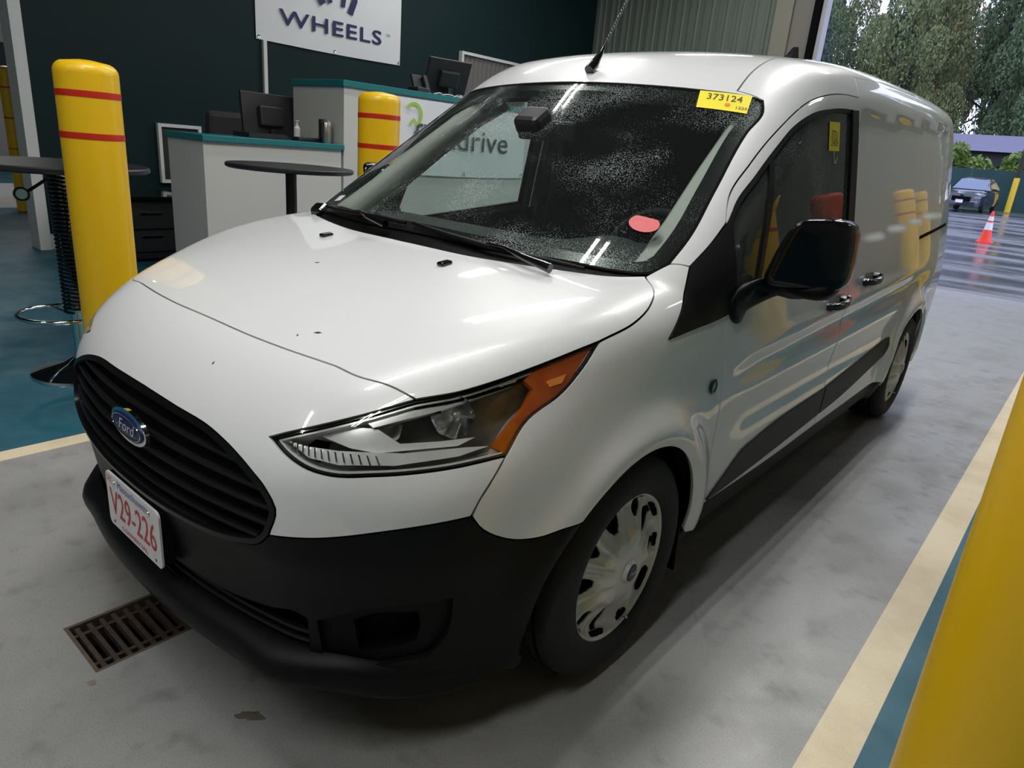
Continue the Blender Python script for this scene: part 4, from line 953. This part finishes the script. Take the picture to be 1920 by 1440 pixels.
# fuel-free mirrors
def mirror(s):
    m=bpy.data.objects.new('wing_mirror',None); COL.objects.link(m); par(m,van)
    bm=bmesh.new(); cx,cy,cz=MIRC; W_,D_,H_=MIRS; n,k_=28,18; rows=[]
    def sgn(v,p): return math.copysign(abs(v)**p,v)
    for j in range(k_+1):
        ph=-math.pi/2+math.pi*j/k_; row=[]
        for i in range(n):
            th=2*math.pi*i/n; e1,e2=.34,.40
            X_=sgn(math.cos(ph),e1)*sgn(math.cos(th),e2); Y_=sgn(math.cos(ph),e1)*sgn(math.sin(th),e2); Z_=sgn(math.sin(ph),e1)
            zz=Z_*H_/2; tap=1-.16*max(Z_,0)**2; xx=X_*W_/2*tap; xo=xx+ .018*(-Z_)*0 - (.030*Z_ if X_<0 else 0)*-1
            yy=Y_*D_/2*(1 if Y_>0 else 1.25)
            if Y_<0: yy*=(1-.25*X_)
            row.append(bm.verts.new((s*(cx+xo),cy+yy+.05*X_,cz+zz)))
        rows.append(row)
    for a,b in zip(rows[:-1],rows[1:]):
        for i in range(n): bm.faces.new((a[i],a[(i+1)%n],b[(i+1)%n],b[i]))
    bmesh.ops.remove_doubles(bm,verts=bm.verts,dist=1e-4); bmesh.ops.recalc_face_normals(bm,faces=bm.faces)
    o=bobj('housing',bm,mirb,m,smooth=True)
    bm=bmesh.new(); box(bm,(s*cx,cy+D_/2+.004,cz),(W_*.86,.008,H_*.84),Euler((0,0,s*.14)).to_matrix(),.003); bobj('glass',bm,chrome,m)
    # arm
    A=[(s*.868,1.37,.985),(s*.885,1.38,1.010),(s*(cx-.09),cy-.005,cz-H_/2-.004),(s*cx,cy,cz-H_/2-.004),(s*(cx+.07),cy+.01,cz-H_/2+.008)]
    bm=bmesh.new(); rows=[]
    for i,(p,w,h_) in enumerate(zip(A,(.12,.11,.10,.09,.06),(.055,.045,.034,.028,.012))):
        rows.append([bm.verts.new((p[0],p[1]+w*math.cos(2*math.pi*k/16)*.5*1.2,p[2]+h_*math.sin(2*math.pi*k/16))) for k in range(16)])
    for a,b in zip(rows[:-1],rows[1:]):
        for k in range(16): bm.faces.new((a[k],a[(k+1)%16],b[(k+1)%16],b[k]))
    bm.faces.new(rows[0]); bm.faces.new(rows[-1]); bmesh.ops.recalc_face_normals(bm,faces=bm.faces)
    bmesh.ops.subdivide_edges(bm,edges=[e for e in bm.edges if abs(e.verts[0].co.x-e.verts[1].co.x)>.01],cuts=2,smooth=1.0)
    bobj('arm',bm,blackp,m,smooth=True)
mirror(1); mirror(-1)
# wipers, washers, antenna, fin
def on(x,y,z,off=0):
    P=np.array([[x,y,z]],float)
    for _ in range(10): P[:,2]-=F(P)
    return P[0]+grad(P)[0]*off
for name,pts in (('wiper',[(.60,.955),(.45,.925),(.30,.90),(.14,.893),(-.02,.905)]),('wiper',[(-.05,.90),(-.2,.912),(-.35,.93),(-.50,.965),(-.62,1.01)])):
    w=bpy.data.objects.new(name,None); COL.objects.link(w); par(w,van)
    P=[on(x,y,1.1,.012) for x,y in pts]; tube('blade',[tuple(p) for p in P],.007,blackp,w,8,rad=[.005,.008,.010,.008,.005])
    P2=[P[2]+np.array([0,0,.008]),(P[1]+P[2])/2+np.array([0,-.02,.012]),P[1]+np.array([.02,-.055,.004]),P[1]+np.array([.10,-.05,-.01])]
    tube('arm',[tuple(p) for p in P2],.007,gloss,w,8,rad=[.004,.006,.010,.014])
bm=bmesh.new(); p=on(-.66,1.0,1.08,.01); box(bm,tuple(p),(.05,.07,.035),Euler((.3,0,.6)).to_matrix(),.012); bobj('wiper_spindle_cap',bm,gloss,van)
for s in (-1,1):
    p=on(s*.274,.757,1.05,.0); bm=bmesh.new(); box(bm,tuple(p+[0,0,.004]),(.024,.042,.013),Euler((.12,0,0)).to_matrix(),.005); bobj('washer_nozzle',bm,gloss,van)
an=bpy.data.objects.new('antenna',None); COL.objects.link(an); par(an,van)
p0=on(.0,1.75,1.66); 
tube('foot',[tuple(p0+[0,-.03,-.004]),tuple(p0+[0,-.005,.018]),tuple(p0+[0,.03,.06]),tuple(p0+[0,.045,.085])],.012,gloss,an,12,rad=[.02,.019,.010,.006])
q0=np.array(p0)+[0,.045,.085]; dv=nrm((0,.55,.83)); mp_=[]; 
tube('mast',[tuple(q0),tuple(q0+dv*.32)],.0035,blk,an,8,rad=[.0045,.003])
hx=[]; e1=nrm(np.cross(dv,[1,0,0])); e2=np.array([1.,0,0])
for k in range(12*20):
    a=2*math.pi*k/12; hx.append(tuple(q0+dv*(.03+.29*k/240)+(e1*math.cos(a)+e2*math.sin(a))*.0042))
tube('mast_winding',hx,.0013,M('steel_winding',(.4,.4,.38),.4,.8),an,5)
fx_,fy_=FIN; pf=on(fx_,fy_,1.84)
bm=bmesh.new(); side_=[(-.075,-.004),(-.06,.012),(-.02,.035),(.015,.066),(.030,.072),(.042,.068),(.046,.03),(.052,-.004)]
for sgn_ in (-1,1):
    pass
rows=[]
for a,b in side_: rows.append((a,b))
Lv=[bm.verts.new((pf[0]-.008-.012*(1-max(b,0)/.075),pf[1]+a,pf[2]+b)) for a,b in rows]; Rv=[bm.verts.new((pf[0]+.008+.012*(1-max(b,0)/.075),pf[1]+a,pf[2]+b)) for a,b in rows]
bm.faces.new(Lv); bm.faces.new(Rv[::-1])
for i in range(len(rows)): j=(i+1)%len(rows); bm.faces.new((Lv[i],Rv[i],Rv[j],Lv[j]))
bmesh.ops.recalc_face_normals(bm,faces=bm.faces); bobj('roof_fin',bm,void,van)
# stickers on the glass
def decal(name,corners,mat,parent,off=.002,n=8):
    C_=[np.array(c_,float) for c_ in corners]; V=[];Fc=[]
    for i in range(n+1):
        for j in range(n+1):
            a,b=i/n,j/n; V.append((C_[0]*(1-a)+C_[1]*a)*(1-b)+(C_[3]*(1-a)+C_[2]*a)*b)
    V=snap(np.array(V),off)
    for i in range(n):
        for j in range(n): k=i*(n+1)+j; Fc.append((k,k+1,k+n+2,k+n+1))
    return obj(name,V,Fc,mat,parent,smooth=True)
ss=bpy.data.objects.new('windscreen_sticker',None); COL.objects.link(ss); par(ss,van)
sc=[(.465,1.715,1.594),(.629,1.762,1.584),(.653,1.685,1.524),(.498,1.639,1.536)]
decal('paper',sc,papery,ss,.001)
A,B_,C_,D_=[Vector(p) for p in sc]; ctr=(A+B_+C_+D_)/4
X_=((B_-A)+(C_-D_)).normalized(); Y_=((A-D_)+(B_-C_)).normalized(); Nn=Vector(grad(np.array([ctr[:]]))[0]); cs=Vector(snap(np.array([ctr[:]]),.0035)[0])
text('sticker_number','373124',ink,ss,cs+Y_*.018,X_,Y_,.05,.0,width=.115)
od=lathe('orange_dot',[(.001,.0),(.009,0)],(0,0,0),M('orange_ink',(.9,.2,.02),.5),ss,16,'Z',close=False)
Rm=Matrix((X_,Y_,X_.cross(Y_))).transposed().to_4x4(); od.data.transform(Matrix.Translation(cs-Y_*.018+X_*.015)@Rm)
def conform(o,off):
    V=snap(np.array([v.co[:] for v in o.data.vertices]),off)
    for v,p in zip(o.data.vertices,V): v.co=p
text('sticker_small','1225',ink,ss,cs-Y_*.028+X_*.06,X_,Y_,.02,0,width=.035)
for ch in ss.children:
    if ch.name.startswith(('sticker','orange')): conform(ch,.0022)
rs_=[(.595,1.167,1.197),(.617,1.206,1.217),(.662,1.212,1.208),(.670,1.168,1.176),(.649,1.148,1.170),(.613,1.149,1.181)]
rc=np.mean(rs_,0); V=[rc]; n=24
X2=nrm(np.array([1,.25,-.1])); N2=grad(rc[None])[0]; X2=nrm(X2-N2*np.dot(X2,N2)); Y2=np.cross(N2,X2)
for k in range(n): t=2*math.pi*k/n; yy=min(math.sin(t)*.036,.026); V.append(rc+X2*.044*math.cos(t)+Y2*yy)
V=snap(np.array(V),.001); obj('inspection_sticker',V,[(0,1+k,1+(k+1)%n) for k in range(n)],paperr,van)
ws=[(.776,2.135,1.545),(.775,2.255,1.551),(.793,2.255,1.452),(.794,2.135,1.447)]
wt=bpy.data.objects.new('window_tag',None); COL.objects.link(wt); par(wt,van)
decal('paper',ws,papery,wt,-.007)
text('tag_number','3731',ink,wt,(.7935,2.195,1.505),(0,1,0),(-.22,0,.97),.04,0,width=.08); text('tag_number_line','2409',ink,wt,(.7985,2.195,1.478),(0,1,0),(-.22,0,.97),.035,0,width=.08)
for ch in wt.children:
    if ch.name.startswith('tag_n'): conform(ch,-.0055)
tube('tag_string',[(.79,2.19,1.447),(.792,2.20,1.42),(.795,2.215,1.405),(.795,2.225,1.43)],.0012,whitew,wt,5)
ts=snap(np.array([(-.655,1.075,1.115)]),.0005)[0]
decal('toll_sticker',[(-.665,1.10,1.125),(-.615,1.085,1.135),(-.61,1.055,1.115),(-.66,1.065,1.105)],M('registration_sticker',(.6,.62,.6),.5,noise=.4,nscale=120),van,.001,4)
# small bird-lime / chip marks on the hood
for i,(x,y,l,a) in enumerate(((-.035,.56,.018,.8),(.335,.31,.022,.5),(.30,.28,.006,.2),(.18,.14,.006,1))):
    p=on(x,y,1.0,.0008); dx=np.array([math.cos(a),math.sin(a)*.9,0])*l; obj('hood_mark',[on(*(p-dx*.5),.0008),on(*(p+[.002,-.003,0]),.0008),on(*(p+dx*.5),.0008),on(*(p+[-.002,.003,0]),.0008)],[(0,1,2,3)],ink,van)
# ------------- interior -------------
bm=bmesh.new(); rows=[]
for x in np.linspace(-.74,.74,25):
    hump=.050*math.exp(-((x-.38)/.17)**2); rows.append([bm.verts.new((x,yy,zz)) for yy,zz in ((.95+.16*x*x,1.045),(1.15,1.055+hump*.2),(1.32,1.06+hump*.7),(1.46,1.06+hump),(1.52,1.03+hump*.6),(1.54,.93),(1.50,.80),(1.45,.55))])
for a,b in zip(rows[:-1],rows[1:]):
    for k in range(7): bm.faces.new((a[k],b[k],b[k+1],a[k+1]))
bmesh.ops.recalc_face_normals(bm,faces=bm.faces); bobj('dashboard',bm,M('dash_plastic',(.06,.065,.065),.7,bump=.2,bscale=300),van,smooth=True)
sw=bpy.data.objects.new('steering_wheel',None); COL.objects.link(sw); par(sw,van)
swc=Vector((.38,1.68,1.02)); sr=Euler((math.radians(-65),0,0)).to_matrix()
sr=Euler((math.radians(65),0,0)).to_matrix()
tube('rim',[swc+sr@Vector((.185*math.cos(a),.185*math.sin(a),0)) for a in np.linspace(0,2*math.pi,37)[:-1]],.014,intd,sw,10,closed=True)
for a in (0,math.pi,-math.pi/2): tube('spoke',[swc,swc+sr@Vector((.18*math.cos(a),.18*math.sin(a),0))],.014,intd,sw,8)
bm=bmesh.new(); box(bm,swc,(.13,.11,.05),sr,.02); bobj('hub',bm,intd,sw)
tube('column',[swc,(.38,1.45,.90)],.035,intd,sw)
for s in (1,-1):
    se=bpy.data.objects.new('seat',None); COL.objects.link(se); par(se,van)
    fab=M('seat_fabric',(.018,.018,.02),.9)
    bm=bmesh.new(); box(bm,(s*.40,2.18,.62),(.50,.52,.16),None,.05); bobj('cushion',bm,fab,se)
    bm=bmesh.new(); box(bm,(s*.40,2.40,.98),(.48,.14,.66),Euler((-.22,0,0)).to_matrix(),.05); bobj('backrest',bm,fab,se)
    bm=bmesh.new(); box(bm,(s*.40,2.50,1.40),(.26,.10,.18),Euler((-.12,0,0)).to_matrix(),.04); bobj('headrest',bm,fab,se)
    for q in (-.05,.05): tube('headrest_post',[(s*.40+q,2.47,1.28),(s*.40+q,2.49,1.36)],.006,chrome,se,6)
bm=bmesh.new(); box(bm,(0,2.62,.97),(1.50,.02,1.30)); bobj('bulkhead',bm,void,van)
for s in (1,-1):
    pp=[(s*.655,1.10,1.06),(s*.635,1.30,1.19),(s*.612,1.50,1.335),(s*.590,1.70,1.47),(s*.568,1.86,1.555)]
    bm=bmesh.new(); rows=[]
    for p in pp:
        rows.append([bm.verts.new((p[0]+s*.06,p[1]-.030,p[2]+.002)),bm.verts.new((p[0]+s*.018,p[1]-.030,p[2]+.012)),bm.verts.new((p[0]-s*.010,p[1]+.01,p[2]+.008)),bm.verts.new((p[0]+s*.005,p[1]+.09,p[2]-.03)),bm.verts.new((p[0]+s*.07,p[1]+.12,p[2]-.02))])
    for a,b in zip(rows[:-1],rows[1:]):
        for k in range(4): bm.faces.new((a[k],a[k+1],b[k+1],b[k]))
    bmesh.ops.recalc_face_normals(bm,faces=bm.faces); bobj('pillar_trim',bm,intg,van,smooth=True)
    panel('door_trim',chain(spl([(s*.873,1.28,.955),(s*.872,2.0,1.028),(s*.862,2.47,1.075)]),spl([(s*.862,2.47,1.075),(s*.88,2.47,.34)]),spl([(s*.88,2.47,.34),(s*.885,1.30,.34)]),spl([(s*.885,1.30,.34),(s*.873,1.28,.955)])),(s,0,0),intd,van,off=-.05,gap=0,grid=.12,thick=0)
    tube('seat_belt',[(s*.70,2.44,1.45),(s*.71,2.43,1.2),(s*.73,2.42,.9)],.004,intd,van,6,rad=[.022,.022,.022])
hd_=chain(rv(c_glast)[::3],spl([(.663,1.770,1.573),(.63,2.0,1.67),(.66,2.6,1.74)],.06),spl([(.66,2.6,1.74),(0,2.6,1.81)],.06))
hd_=chain(hd_,mir(hd_)[::-1][1:-1])
panel('headliner',hd_,(0,-.1,1),M('headliner_cloth',(.10,.10,.10),.9),van,off=-.035,gap=.01,grid=.1,thick=0)
bm=bmesh.new(); box(bm,(0,1.42,1.455),(.11,.10,.07),Euler((.58,0,0)).to_matrix(),.02); bobj('camera_sensor_cover',bm,blk,van)
rm=bpy.data.objects.new('rear_view_mirror',None); COL.objects.link(rm); par(rm,van)
bm=bmesh.new(); box(bm,(.0,1.50,1.43),(.24,.03,.07),Euler((.1,0,.1)).to_matrix(),.012); bobj('housing',bm,blk,rm); tube('stalk',[(0,1.46,1.49),(0,1.49,1.45)],.01,blk,rm,8)
# engine bay / inner black shell so seams read dark
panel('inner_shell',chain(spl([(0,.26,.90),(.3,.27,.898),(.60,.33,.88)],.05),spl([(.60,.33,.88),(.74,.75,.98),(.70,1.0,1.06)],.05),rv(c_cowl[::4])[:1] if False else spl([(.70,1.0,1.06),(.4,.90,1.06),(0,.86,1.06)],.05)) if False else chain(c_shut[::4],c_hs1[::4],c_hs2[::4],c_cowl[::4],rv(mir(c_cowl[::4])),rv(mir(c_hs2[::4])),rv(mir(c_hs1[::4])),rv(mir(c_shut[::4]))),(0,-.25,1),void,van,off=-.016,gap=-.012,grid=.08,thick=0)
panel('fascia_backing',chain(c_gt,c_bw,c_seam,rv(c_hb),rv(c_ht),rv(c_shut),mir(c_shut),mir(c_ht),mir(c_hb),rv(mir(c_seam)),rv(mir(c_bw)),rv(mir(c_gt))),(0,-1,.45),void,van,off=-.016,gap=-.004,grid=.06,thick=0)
# ---------------- outside ----------------
def zg(y): return .0 if y<20 else .013*(y-20)
asp=bpy.data.materials.new('wet_asphalt'); asp.use_nodes=True; n,l=nt(asp); b=n['Principled BSDF']; t=n.new('ShaderNodeTexCoord')
z=n.new('ShaderNodeTexNoise'); z.inputs['Scale'].default_value=.55; z.inputs['Detail'].default_value=7; mp_=n.new('ShaderNodeMapping'); mp_.inputs['Scale'].default_value=(.45,1.6,1)
l.new(t.outputs['Object'],mp_.inputs[0]); l.new(mp_.outputs[0],z.inputs['Vector'])
r=n.new('ShaderNodeMapRange'); r.inputs[1].default_value=.42; r.inputs[2].default_value=.58; r.inputs[3].default_value=.05; r.inputs[4].default_value=.42; l.new(z.outputs['Fac'],r.inputs[0]); l.new(r.outputs[0],b.inputs['Roughness'])
x=n.new('ShaderNodeMix'); x.data_type='RGBA'; x.inputs[6].default_value=(.06,.06,.07,1); x.inputs[7].default_value=(.17,.17,.20,1); l.new(z.outputs['Fac'],x.inputs[0]); l.new(x.outputs[2],b.inputs['Base Color'])
z2=n.new('ShaderNodeTexNoise'); z2.inputs['Scale'].default_value=60; bu=n.new('ShaderNodeBump'); bu.inputs['Strength'].default_value=.25; bu.inputs['Distance'].default_value=.006; l.new(t.outputs['Object'],z2.inputs['Vector']); l.new(z2.outputs['Fac'],bu.inputs['Height']); l.new(bu.outputs[0],b.inputs['Normal'])
V=[];Fc=[]
for yy in (YE+.15,20,45,90): V+=[(-80,yy,zg(yy)-.012),(60,yy,zg(yy)-.012)]
for i in range(3): Fc.append((2*i,2*i+1,2*i+3,2*i+2))
o=struct(obj('ground_asphalt',V,Fc,asp))
grass=M('grass_green',(.06,.11,.02),.9,noise=.4,nscale=3)
struct(obj('ground_verge',[(-40,44.6,zg(44.6)),(30,44.6,zg(44.6)),(30,46,zg(46)),(-40,46,zg(46))],[(0,1,2,3)],grass))
# cone
def cone(x,y):
    t=thing('traffic_cone',(x,y,0),'orange traffic cone with white collars on the wet asphalt outside','cone')
    bm=bmesh.new(); box(bm,(x,y,.02),(.38,.38,.04),None,.01); bobj('base',bm,ORANGE,t)
    h=.84; f=lambda z: .145-.118*(z/h)
    lathe('body',[(f(0),.04),(f(.7),.72),(f(h),h),(.001,h)],(x,y,0),ORANGE,t,32,close=False)
    wh=M('reflective_white',(.75,.72,.75),.3)
    lathe('collar',[(f(.34)+.003,.35),(f(.52)+.003,.54)],(x,y,0),wh,t,32,close=False); lathe('collar',[(f(.58)+.003,.59),(f(.69)+.003,.70)],(x,y,0),wh,t,32,close=False)
cone(-.92,22.3)
# pole with yellow sleeve
pl_=thing('utility_pole',(PLX,PLY,zg(PLY)),'dark utility pole with yellow sleeve at its foot beyond the lot','pole')
lathe('sleeve',[(.14,0),(.14,1.75),(.001,1.76)],(PLX,PLY,zg(PLY)),M('pole_yellow',(.72,.46,.02),.5),pl_,20,close=False)
lathe('post',[(.11,1.7),(.10,9)],(PLX,PLY,zg(PLY)),M('pole_wood',(.03,.025,.02),.9),pl_,12,close=False)
# fence with slatted screen panels
fn=thing('green_fence',(-12,45.5,zg(45.5)),'dark green screened fence across the back of the lot','fence')
fg=M('green_screen',(.012,.05,.05),.8,noise=.3,nscale=2); fp=M('fence_post',(.04,.07,.06),.5)
for i in range(14):
    x=-32+i*3.0; mbox('screen_panel',(x+1.5,45.5,zg(45)+1.05),(2.94,.03,2.05),fg,fn); tube('post',[(x,45.5,zg(45)-.1),(x,45.5,zg(45)+2.25)],.04,fp,fn,8)
# building
bd=thing('low_building',(-8,53.8,zg(53.8)),'low building with purple grey roof behind the trees','building')
bw=M('building_wall',(.05,.05,.055),.8); rfm=M('purple_grey_shingles',(.16,.15,.22),.8,noise=.15,nscale=8)
mbox('wall',(-8,53.8,1.9),(22,4.4,3.4),bw,bd)
obj('roof',[(-19.6,51.0,3.55),(4.6,51.0,3.55),(4.6,54,4.65),(-18.6,54,4.65),(-18.6,57,3.55),(4.6,57,3.55)],[(0,1,2,3),(3,2,5,4)],rfm,bd)
for i in range(5): mbox('window',(-16+i*4,51.57,2.2),(1.4,.08,1.1),gloss,bd)
# trees
def leafmat(name,c): 
    m=M(name,c,.7,noise=.45,nscale=.9); return m
lm=[leafmat('leaf_olive',(.15,.18,.07)),leafmat('leaf_green',(.10,.15,.07)),leafmat('leaf_autumn',(.24,.19,.08)),leafmat('leaf_dark_pine',(.06,.09,.09)),leafmat('leaf_bright',(.16,.24,.05))]  # tree leaf colours lightened, the distant haze put into them
bark=M('bark',(.035,.03,.027),.9)
def crown_mesh(seed,n,rx,rz,size,pine=False):
    rg=np.random.RandomState(seed); k=16; cl=rg.normal(size=(k,3)); cl/=np.linalg.norm(cl,axis=1,keepdims=True); cl*=rg.uniform(.35,.95,(k,1)); cr=rg.uniform(.22,.42,k)
    ci=rg.randint(0,k,n); p=rg.normal(size=(n,3)); p/=np.linalg.norm(p,axis=1,keepdims=True); p=cl[ci]+p*(cr[ci]*rg.uniform(.6,1,n)**.5)[:,None]
    if pine:
        zz=rg.uniform(-1,1,n); rr=(1-zz)*.55*rg.uniform(.5,1,n); a=rg.uniform(0,6.28,n); p=np.stack([rr*np.cos(a),rr*np.sin(a),zz],1)
    p*= [rx,rx,rz]
    d1=rg.normal(size=(n,3)); d1/=np.linalg.norm(d1,axis=1,keepdims=True); d2=np.cross(d1,rg.normal(size=(n,3))); d2/=np.linalg.norm(d2,axis=1,keepdims=True)
    s=size*rg.uniform(.6,1.3,(n,1)); V=np.stack([p-d1*s,p+d2*s*.45,p+d1*s,p-d2*s*.45],1).reshape(-1,3)
    me=bpy.data.meshes.new('foliage'); me.vertices.add(4*n); me.vertices.foreach_set('co',V.ravel()); me.loops.add(4*n); me.loops.foreach_set('vertex_index',np.arange(4*n)); me.polygons.add(n); me.polygons.foreach_set('loop_start',np.arange(0,4*n,4)); me.update(calc_edges=True); me.validate(); return me
cms=[crown_mesh(1,22000,1,1,.027),crown_mesh(2,22000,1,1,.027),crown_mesh(3,20000,1,1,.027),crown_mesh(4,11000,1,1,.030,True)]
cms2=[]
for i,cm in enumerate(cms): cm.materials.append(lm[[0,1,2,3][i]])
def tree(x,y,h,r,kind,label,name='tree',group='trees behind the lot'):
    z0=zg(y); t=thing(name,(x,y,z0),label,'tree',group); rg=random.Random(int(x*7+y*13))
    fo=bpy.data.objects.new('foliage',cms[kind]); COL.objects.link(fo); fo.parent=t
    cz=h*(.56 if kind!=3 else .55); fo.location=(0,0,cz); fo.scale=(r,r,h*(.47 if kind!=3 else .5)); fo.rotation_euler=(0,0,rg.random()*6.28)
    top=h*.8; px,py=rg.uniform(-.4,.4),rg.uniform(-.3,.3)
    bm=tube('',[(x,y,z0-.2),(x+px*.3,y+py*.3,z0+h*.3),(x+px,y+py,z0+h*.6),(x+px*1.5,y+py,z0+top)],.2,None,None,7,rad=[.28,.22,.15,.05],ret=True)
    for k in range(6):
        a=rg.random()*6.28; zz=h*(.25+.08*k); L=r*rg.uniform(.5,.95)
        tube('',[(x+px*.5,y,z0+zz),(x+px*.5+L*.5*math.cos(a),y+L*.5*math.sin(a),z0+zz+L*.35),(x+px*.5+L*math.cos(a),y+L*math.sin(a),z0+zz+L*.9)],.1,None,None,5,rad=[.12,.07,.03],bm=bm,ret=True)
    bobj('trunk',bm,bark,t,smooth=True); return t
kinds=['olive green tree behind the fence','deep green tree behind the fence','yellow brown autumn tree behind the fence','dark bluish pine tree behind the fence']
rg=random.Random(5); side_w=['left of','behind','right of']
TLAB=['dark bluish pine nearest the door jamb','olive tree just above the van roof edge','green tree above the navy car, nearest row','olive tree beyond the right edge of the photo','green tree half hidden by the door jamb','green tree between the pine and the near olive tree','tall green tree above the rear roof corner','olive tree above the yellow pole sleeve','far olive tree behind the dark pine','far autumn tree behind the near olive tree','far tall green tree behind the navy car','far autumn tree past the right edge','farthest pine left of all, behind the jamb','farthest tall olive tree above the roof fin side','farthest tall green tree filling the sky over the van rear','farthest olive tree at the right edge']
tl=[(-21.5,62,18,4.1,3),(-13,62,17,4.2,0),(-4.5,62.5,16,4.1,1),(4.6,62,17,4.1,0),(-26,71,20,4.3,1),(-17.2,71,17,4.3,1),(-8.6,71,20,4.2,1),(0,71,19,4.2,0),(-22.5,80,20,4.5,0),(-13.6,80,21,4.4,2),(-4.2,80,22,4.4,1),(5,80,22,4.4,2),(-29,89.5,22,4.8,3),(-18.5,89.5,24,4.8,0),(-8.7,89.5,25,4.7,1),(1,89.5,25,4.8,0)]
for i,(x,y,h,r,k) in enumerate(tl):
    order='leftmost' if i==0 else ''
    tree(x,y,h,r,k,TLAB[i])
shm=[crown_mesh(21,2600,1,1,.11),crown_mesh(22,2600,1,1,.11)]
for m_ in shm: m_.materials.append(lm[4])
for i,(x,y,h,r) in enumerate([(-9.6,48.5,3.0,1.6),(-7.6,48.2,3.4,1.7),(-6.1,48.5,3.2,1.5),(-3.4,48.3,3.2,1.5),(-1.9,48.5,3.6,1.8),(.3,48.5,3.2,1.7),(-12,48.5,3.4,1.8)]):
    t=thing('shrub',(x,y,zg(y)),'bright green shrub behind the green fence, '+['left of the navy car','above the navy car roof','right behind the navy car','left of the yellow pole sleeve','right of the pole','at the right edge','far left hidden by the van'][i],'shrub','shrubs behind the fence')
    fo=bpy.data.objects.new('foliage',shm[i%2]); COL.objects.link(fo); fo.parent=t; fo.location=(0,0,h*.52); fo.scale=(r,r,h*.5)
    bm=tube('',[(x,y,zg(y)),(x+.1,y,zg(y)+h*.5)],.06,None,None,6,ret=True)
    for k in range(4): a=k*1.6; tube('',[(x,y,zg(y)+.3),(x+.5*math.cos(a),y+.5*math.sin(a),zg(y)+h*.6)],.03,None,None,5,bm=bm,ret=True)
    bobj('stem',bm,bark,t)
# navy crossover
def suv(x,y,rz):
    z0=zg(y); t=thing('parked_car',(x,y,z0),'navy blue crossover car parked outside beyond the cone','car')
    body=M('navy_paint',(.007,.009,.035),.3,coat=1); gls=M('dark_car_glass',(.10,.14,.22),.08,coat=.5)
    L,Wd=4.4,.92
    prof=[(-2.2,.35,.62),(-2.18,.70,.80),(-2.05,.88,.86),(-1.3,.98,.90),(-1.05,1.02,.90),(2.0,1.10,.88),(2.15,.95,.84),(2.2,.4,.75)]
    def loft(name,secs,mat,auto=.7):
        bm=bmesh.new(); rows=[[bm.verts.new(p) for p in s] for s in secs]; n=len(rows[0])
        for a,b in zip(rows[:-1],rows[1:]):
            for k in range(n): bm.faces.new((a[k],a[(k+1)%n],b[(k+1)%n],b[k]))
        bm.faces.new(rows[0][::-1]); bm.faces.new(rows[-1]); bmesh.ops.recalc_face_normals(bm,faces=bm.faces)
        bmesh.ops.bevel(bm,geom=[e for e in bm.edges if e.calc_face_angle(0)>.5],offset=.05,segments=2,affect='EDGES')
        o=bobj(name,bm,mat,None,auto=auto); o.parent=t; return o
    secs=[]
    for yy,zt,w in ((-2.2,.62,.62),(-2.12,.84,.78),(-1.6,.95,.88),(-1.0,1.03,.91),(0,1.05,.92),(1.4,1.08,.91),(2.1,1.05,.84),(2.2,.7,.78)):
        secs.append([(-w*.97,yy,.28),(-w,yy,.55),(-w*.95,yy,zt-.08),(-w*.80,yy,zt),(w*.80,yy,zt),(w*.95,yy,zt-.08),(w,yy,.55),(w*.97,yy,.28)])
    loft('body',secs,body)
    secs=[]
    for yy,zt,w in ((-1.02,1.02,.80),(-.25,1.52,.64),(.3,1.62,.62),(1.3,1.60,.62),(2.0,1.15,.72)):
        secs.append([(-w-.08*(1.65-zt),yy,1.0),(-w,yy,zt-.04),(-w*.85,yy,zt),(w*.85,yy,zt),(w,yy,zt-.04),(w+.08*(1.65-zt),yy,1.0)])
    loft('cabin',secs,body)
    def quad(name,P,mat): o=obj(name,P,[tuple(range(len(P)))],mat); o.parent=t; return o
    quad('windscreen',[(-.74,-.99,1.06),(.74,-.99,1.06),(.58,-.285,1.53),(-.58,-.285,1.53)],gls)
    for s in (1,-1): quad('side_window',[(s*.835,-.75,1.08),(s*.82,1.7,1.12),(s*.66,1.15,1.52),(s*.66,-.15,1.50)],gls)
    for s in (1,-1):
        for yy in (-1.35,1.35):
            bm=ring([(.001,-.1),(.2,-.1),(.33,-.09),(.345,0),(.33,.09),(.22,.10),(.20,.07),(.001,.09)],(s*.82,yy,.345),28,'X',False); o=bobj('wheel',bm,rubber,None,auto=.6); o.parent=t
    def bx2(name,c_,s_,mat): o=mbox(name,c_,s_,mat); o.parent=t; return o
    for s in (1,-1): bx2('mirror',(s*1.0,-.72,1.08),(.18,.10,.13),body); bx2('headlight',(s*.66,-2.13,.70),(.26,.10,.10),M('car_lamp',(.5,.55,.6),.1,.5)); bx2('lower_lamp',(s*.55,-2.19,.50),(.3,.06,.03),M('car_drl',(.7,.7,.7),.2,.5))
    bx2('grille',(0,-2.19,.60),(.8,.06,.22),void); bx2('plate',(-.05,-2.235,.48),(.31,.02,.15),platew); bx2('badge',(0,-2.20,.76),(.16,.05,.05),chrome)
    t.rotation_euler=(0,0,rz)
suv(CARX,CARY,CARRZ)
